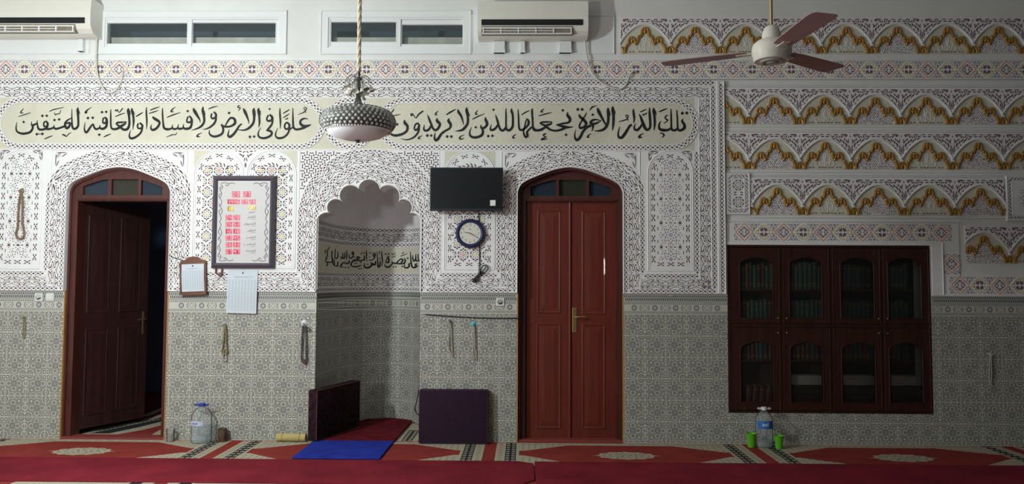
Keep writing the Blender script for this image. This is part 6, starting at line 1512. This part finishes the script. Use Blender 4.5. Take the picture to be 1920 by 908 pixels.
# ================================================================== BOTTLES, CUPS, MAT ROLL
def bottle(loc, label, R_, H, capM, labM, lab_z, level, txt=None, lettering=None):
    b = thing('water_bottle', label, 'bottle', loc, 'large water bottles'); x, y, z = loc
    pr = [(0, 0), (R_*.86, 0), (R_*.97, .012), (R_, .03)]
    for k in range(9): pr += [(R_*(.985 if k % 2 else 1.0), .05+k*H*.06)]
    pr += [(R_, H*.66), (R_*.93, H*.74), (R_*.72, H*.82), (R_*.42, H*.885), (R_*.27, H*.91), (R_*.25, H*.94), (R_*.25, H*.955)]
    mb = MB(); mb.lathe(pr, loc, 32); body = mb.build('bottle_body', PET, b, smooth=True)
    mb = MB(); mb.lathe([(0, .004)]+[(r*.965, max(.004, q)) for r, q in pr if .01 < q < level]+[(R_*.95, level), (0, level)], loc, 32); mb.build('water', WATER, body, smooth=True)
    mb = MB(); mb.lathe([(R_*.34, H*.925), (R_*.36, H*.93), (R_*.36, H*.985), (R_*.31, H), (0, H)], loc, 20)
    for s in (-1, 1): mb.tube([(x+s*R_*.34, y-.006, z+H*.955), (x+s*R_*.62, y-.008, z+H*.985), (x+s*R_*.80, y-.006, z+H*.97), (x+s*R_*.62, y-.006, z+H*.945), (x+s*R_*.36, y-.006, z+H*.945)], .005, 6)
    mb.build('cap_with_handle', capM, b, smooth=True)
    mb = MB(); r = R_*1.006; a0, a1 = math.radians(lab_z[2]), math.radians(lab_z[3]); n = 18; q = [(x+r*math.cos(a0+(a1-a0)*k/n), y+r*math.sin(a0+(a1-a0)*k/n)) for k in range(n+1)]
    for p, w in zip(q, q[1:]): mb.poly([(*p, z+lab_z[0]), (*w, z+lab_z[0]), (*w, z+lab_z[1]), (*p, z+lab_z[1])])
    lb = mb.build('bottle_label', labM, b, smooth=True)
    mb = MB(); lettering(mb) if lettering else None
    rr_ = R_*1.012
    out = []
    for v in mb.v:
        a = math.radians(txt)+v[0]/rr_; out.append((x+rr_*math.cos(a), y+rr_*math.sin(a), z+(lab_z[0]+lab_z[1])/2+v[2]))
    mb.v = out; mb.build('label_lettering', mat('label_white', (.8, .85, .9), .6) if lettering is L2 else mat('label_blue', (.03, .06, .25), .6), lb)
def L1(mb):
    for pts in ([(-.035, .008), (-.028, -.008), (-.015, -.004), (-.018, .008)], [(-.010, .006), (-.004, -.006), (.006, .002), (.012, -.008), (.018, .006)], [(.020, .010), (.022, -.006)], [(-.01, -.022), (0, -.026)]): mb.tube([(a, 0, b) for a, b in cr(pts, 4)], .0028, 5)
def L2(mb): text_poly(mb, 'ael', .052, 0, .004, 0)
bl = W(377.5, 828, -.12)
bottle((bl.x, -.125, .0145), 'large water bottle with blue cap beside the open door', .094, .362, mat('cap_blue', (.03, .06, .30), .4), mat('label_pale', (.50, .56, .72), .5), (.165, .208, 215, 300), .165, 255, L1)
br = W(1432.5, 837, -.12)
bottle((br.x, -.13, .0145), 'large water bottle with white cap and blue label between two green cups', .079, .365, mat('cap_white', (.72, .70, .74), .4), mat('label_sky', (.03, .16, .46), .5), (.175, .247, 205, 330), .05, 262, L2)
GREENC = mat('green_plastic', (.11, .44, .02), .4, spec=.4)
def cup(loc, r0, r1, h, M, name, label, cat, group=None, handle=False):
    x, y, z = loc; pr = [(0, 0), (r0, 0), (r0*1.02, .004), (r1, h-.004), (r1*1.05, h), (r1*.96, h), (r0*.94, .006), (0, .006)]
    c = thing(name, label, cat, loc, group); mb = MB(); mb.lathe(pr, loc, 24); mb.build('cup_body', M, c, smooth=True)
    mb = MB(); mb.tube([(x+r1*1.03*math.cos(2*PI*k/28), y+r1*1.03*math.sin(2*PI*k/28), z+h-.002) for k in range(28)], .0028, 6, closed=True); mb.build('rim', M, c, smooth=True)
    return c
cup((gx(1406.5, -.15), -.15, .0145), .033, .047, .128, GREENC, 'plastic_cup', 'bright green plastic cup left of the white capped bottle', 'cup', 'green cups')
cup((gx(1457.5, -.20), -.20, .0145), .029, .042, .118, GREENC, 'plastic_cup', 'bright green plastic cup right of the white capped bottle', 'cup', 'green cups')
cup((gx(325.5, -.10), -.10, .0145), .033, .040, .118, TUMBLER, 'drinking_glass', 'clear drinking glass between the open door and the blue capped bottle', 'glass')
CLAY = mat('brown_clay', (.085, .05, .03), .45, noise=.3, nscale=30)
jl = (gx(422.5, -.08), -.08, .0145); jar = thing('clay_jar', 'small brown jar with a handle right of the blue capped bottle', 'jar', jl)
mb = MB(); mb.lathe([(0, 0), (.036, 0), (.042, .02), (.045, .06), (.043, .10), (.040, .112), (.043, .12), (.038, .12), (.036, .10), (.035, .02), (0, .015)], jl, 24); mb.build('jar_body', CLAY, jar, smooth=True)
mb = MB(); mb.tube(cr([(jl[0]+.025, jl[1]-.036, .115), (jl[0]+.035, jl[1]-.056, .10), (jl[0]+.036, jl[1]-.060, .07), (jl[0]+.028, jl[1]-.040, .05)], 4), .006, 7); mb.build('handle', CLAY, jar, smooth=True)
mb = MB(); x0, x1 = gx(523, -.07), gx(578, -.07)-.005; STRAW = mat('straw_mat', (.46, .36, .15), .8, noise=.2, nscale=25, stretch=(1, 30, 30))
rl = thing('rolled_mat', 'rolled straw mat lying along the tiles left of the niche', 'mat', ((x0+x1)/2, -.06, .0145)); pts = []
T = Matrix.Translation((x0, -.06, .0145+.037)) @ Matrix.Rotation(math.radians(90), 4, 'Y')
mb.lathe([(.0, .0), (.018, .0), (.018, .004), (.026, .004), (.026, 0), (.037, 0), (.0375, .02), (.037, x1-x0-.02), (.0365, x1-x0), (.02, x1-x0), (.018, x1-x0-.004), (0, x1-x0-.004)], (0, 0, 0), 24, T=T); mb.build('roll', STRAW, rl, smooth=True)
for f in (.2, .8):
    mb = MB(); xx = x0+(x1-x0)*f; mb.tube([(xx, -.06+.0385*math.cos(2*PI*k/24), .0515+.0385*math.sin(2*PI*k/24)) for k in range(24)], .002, 5, closed=True); mb.build('tie', mat('tie_brown', (.2, .12, .05), .8), rl)
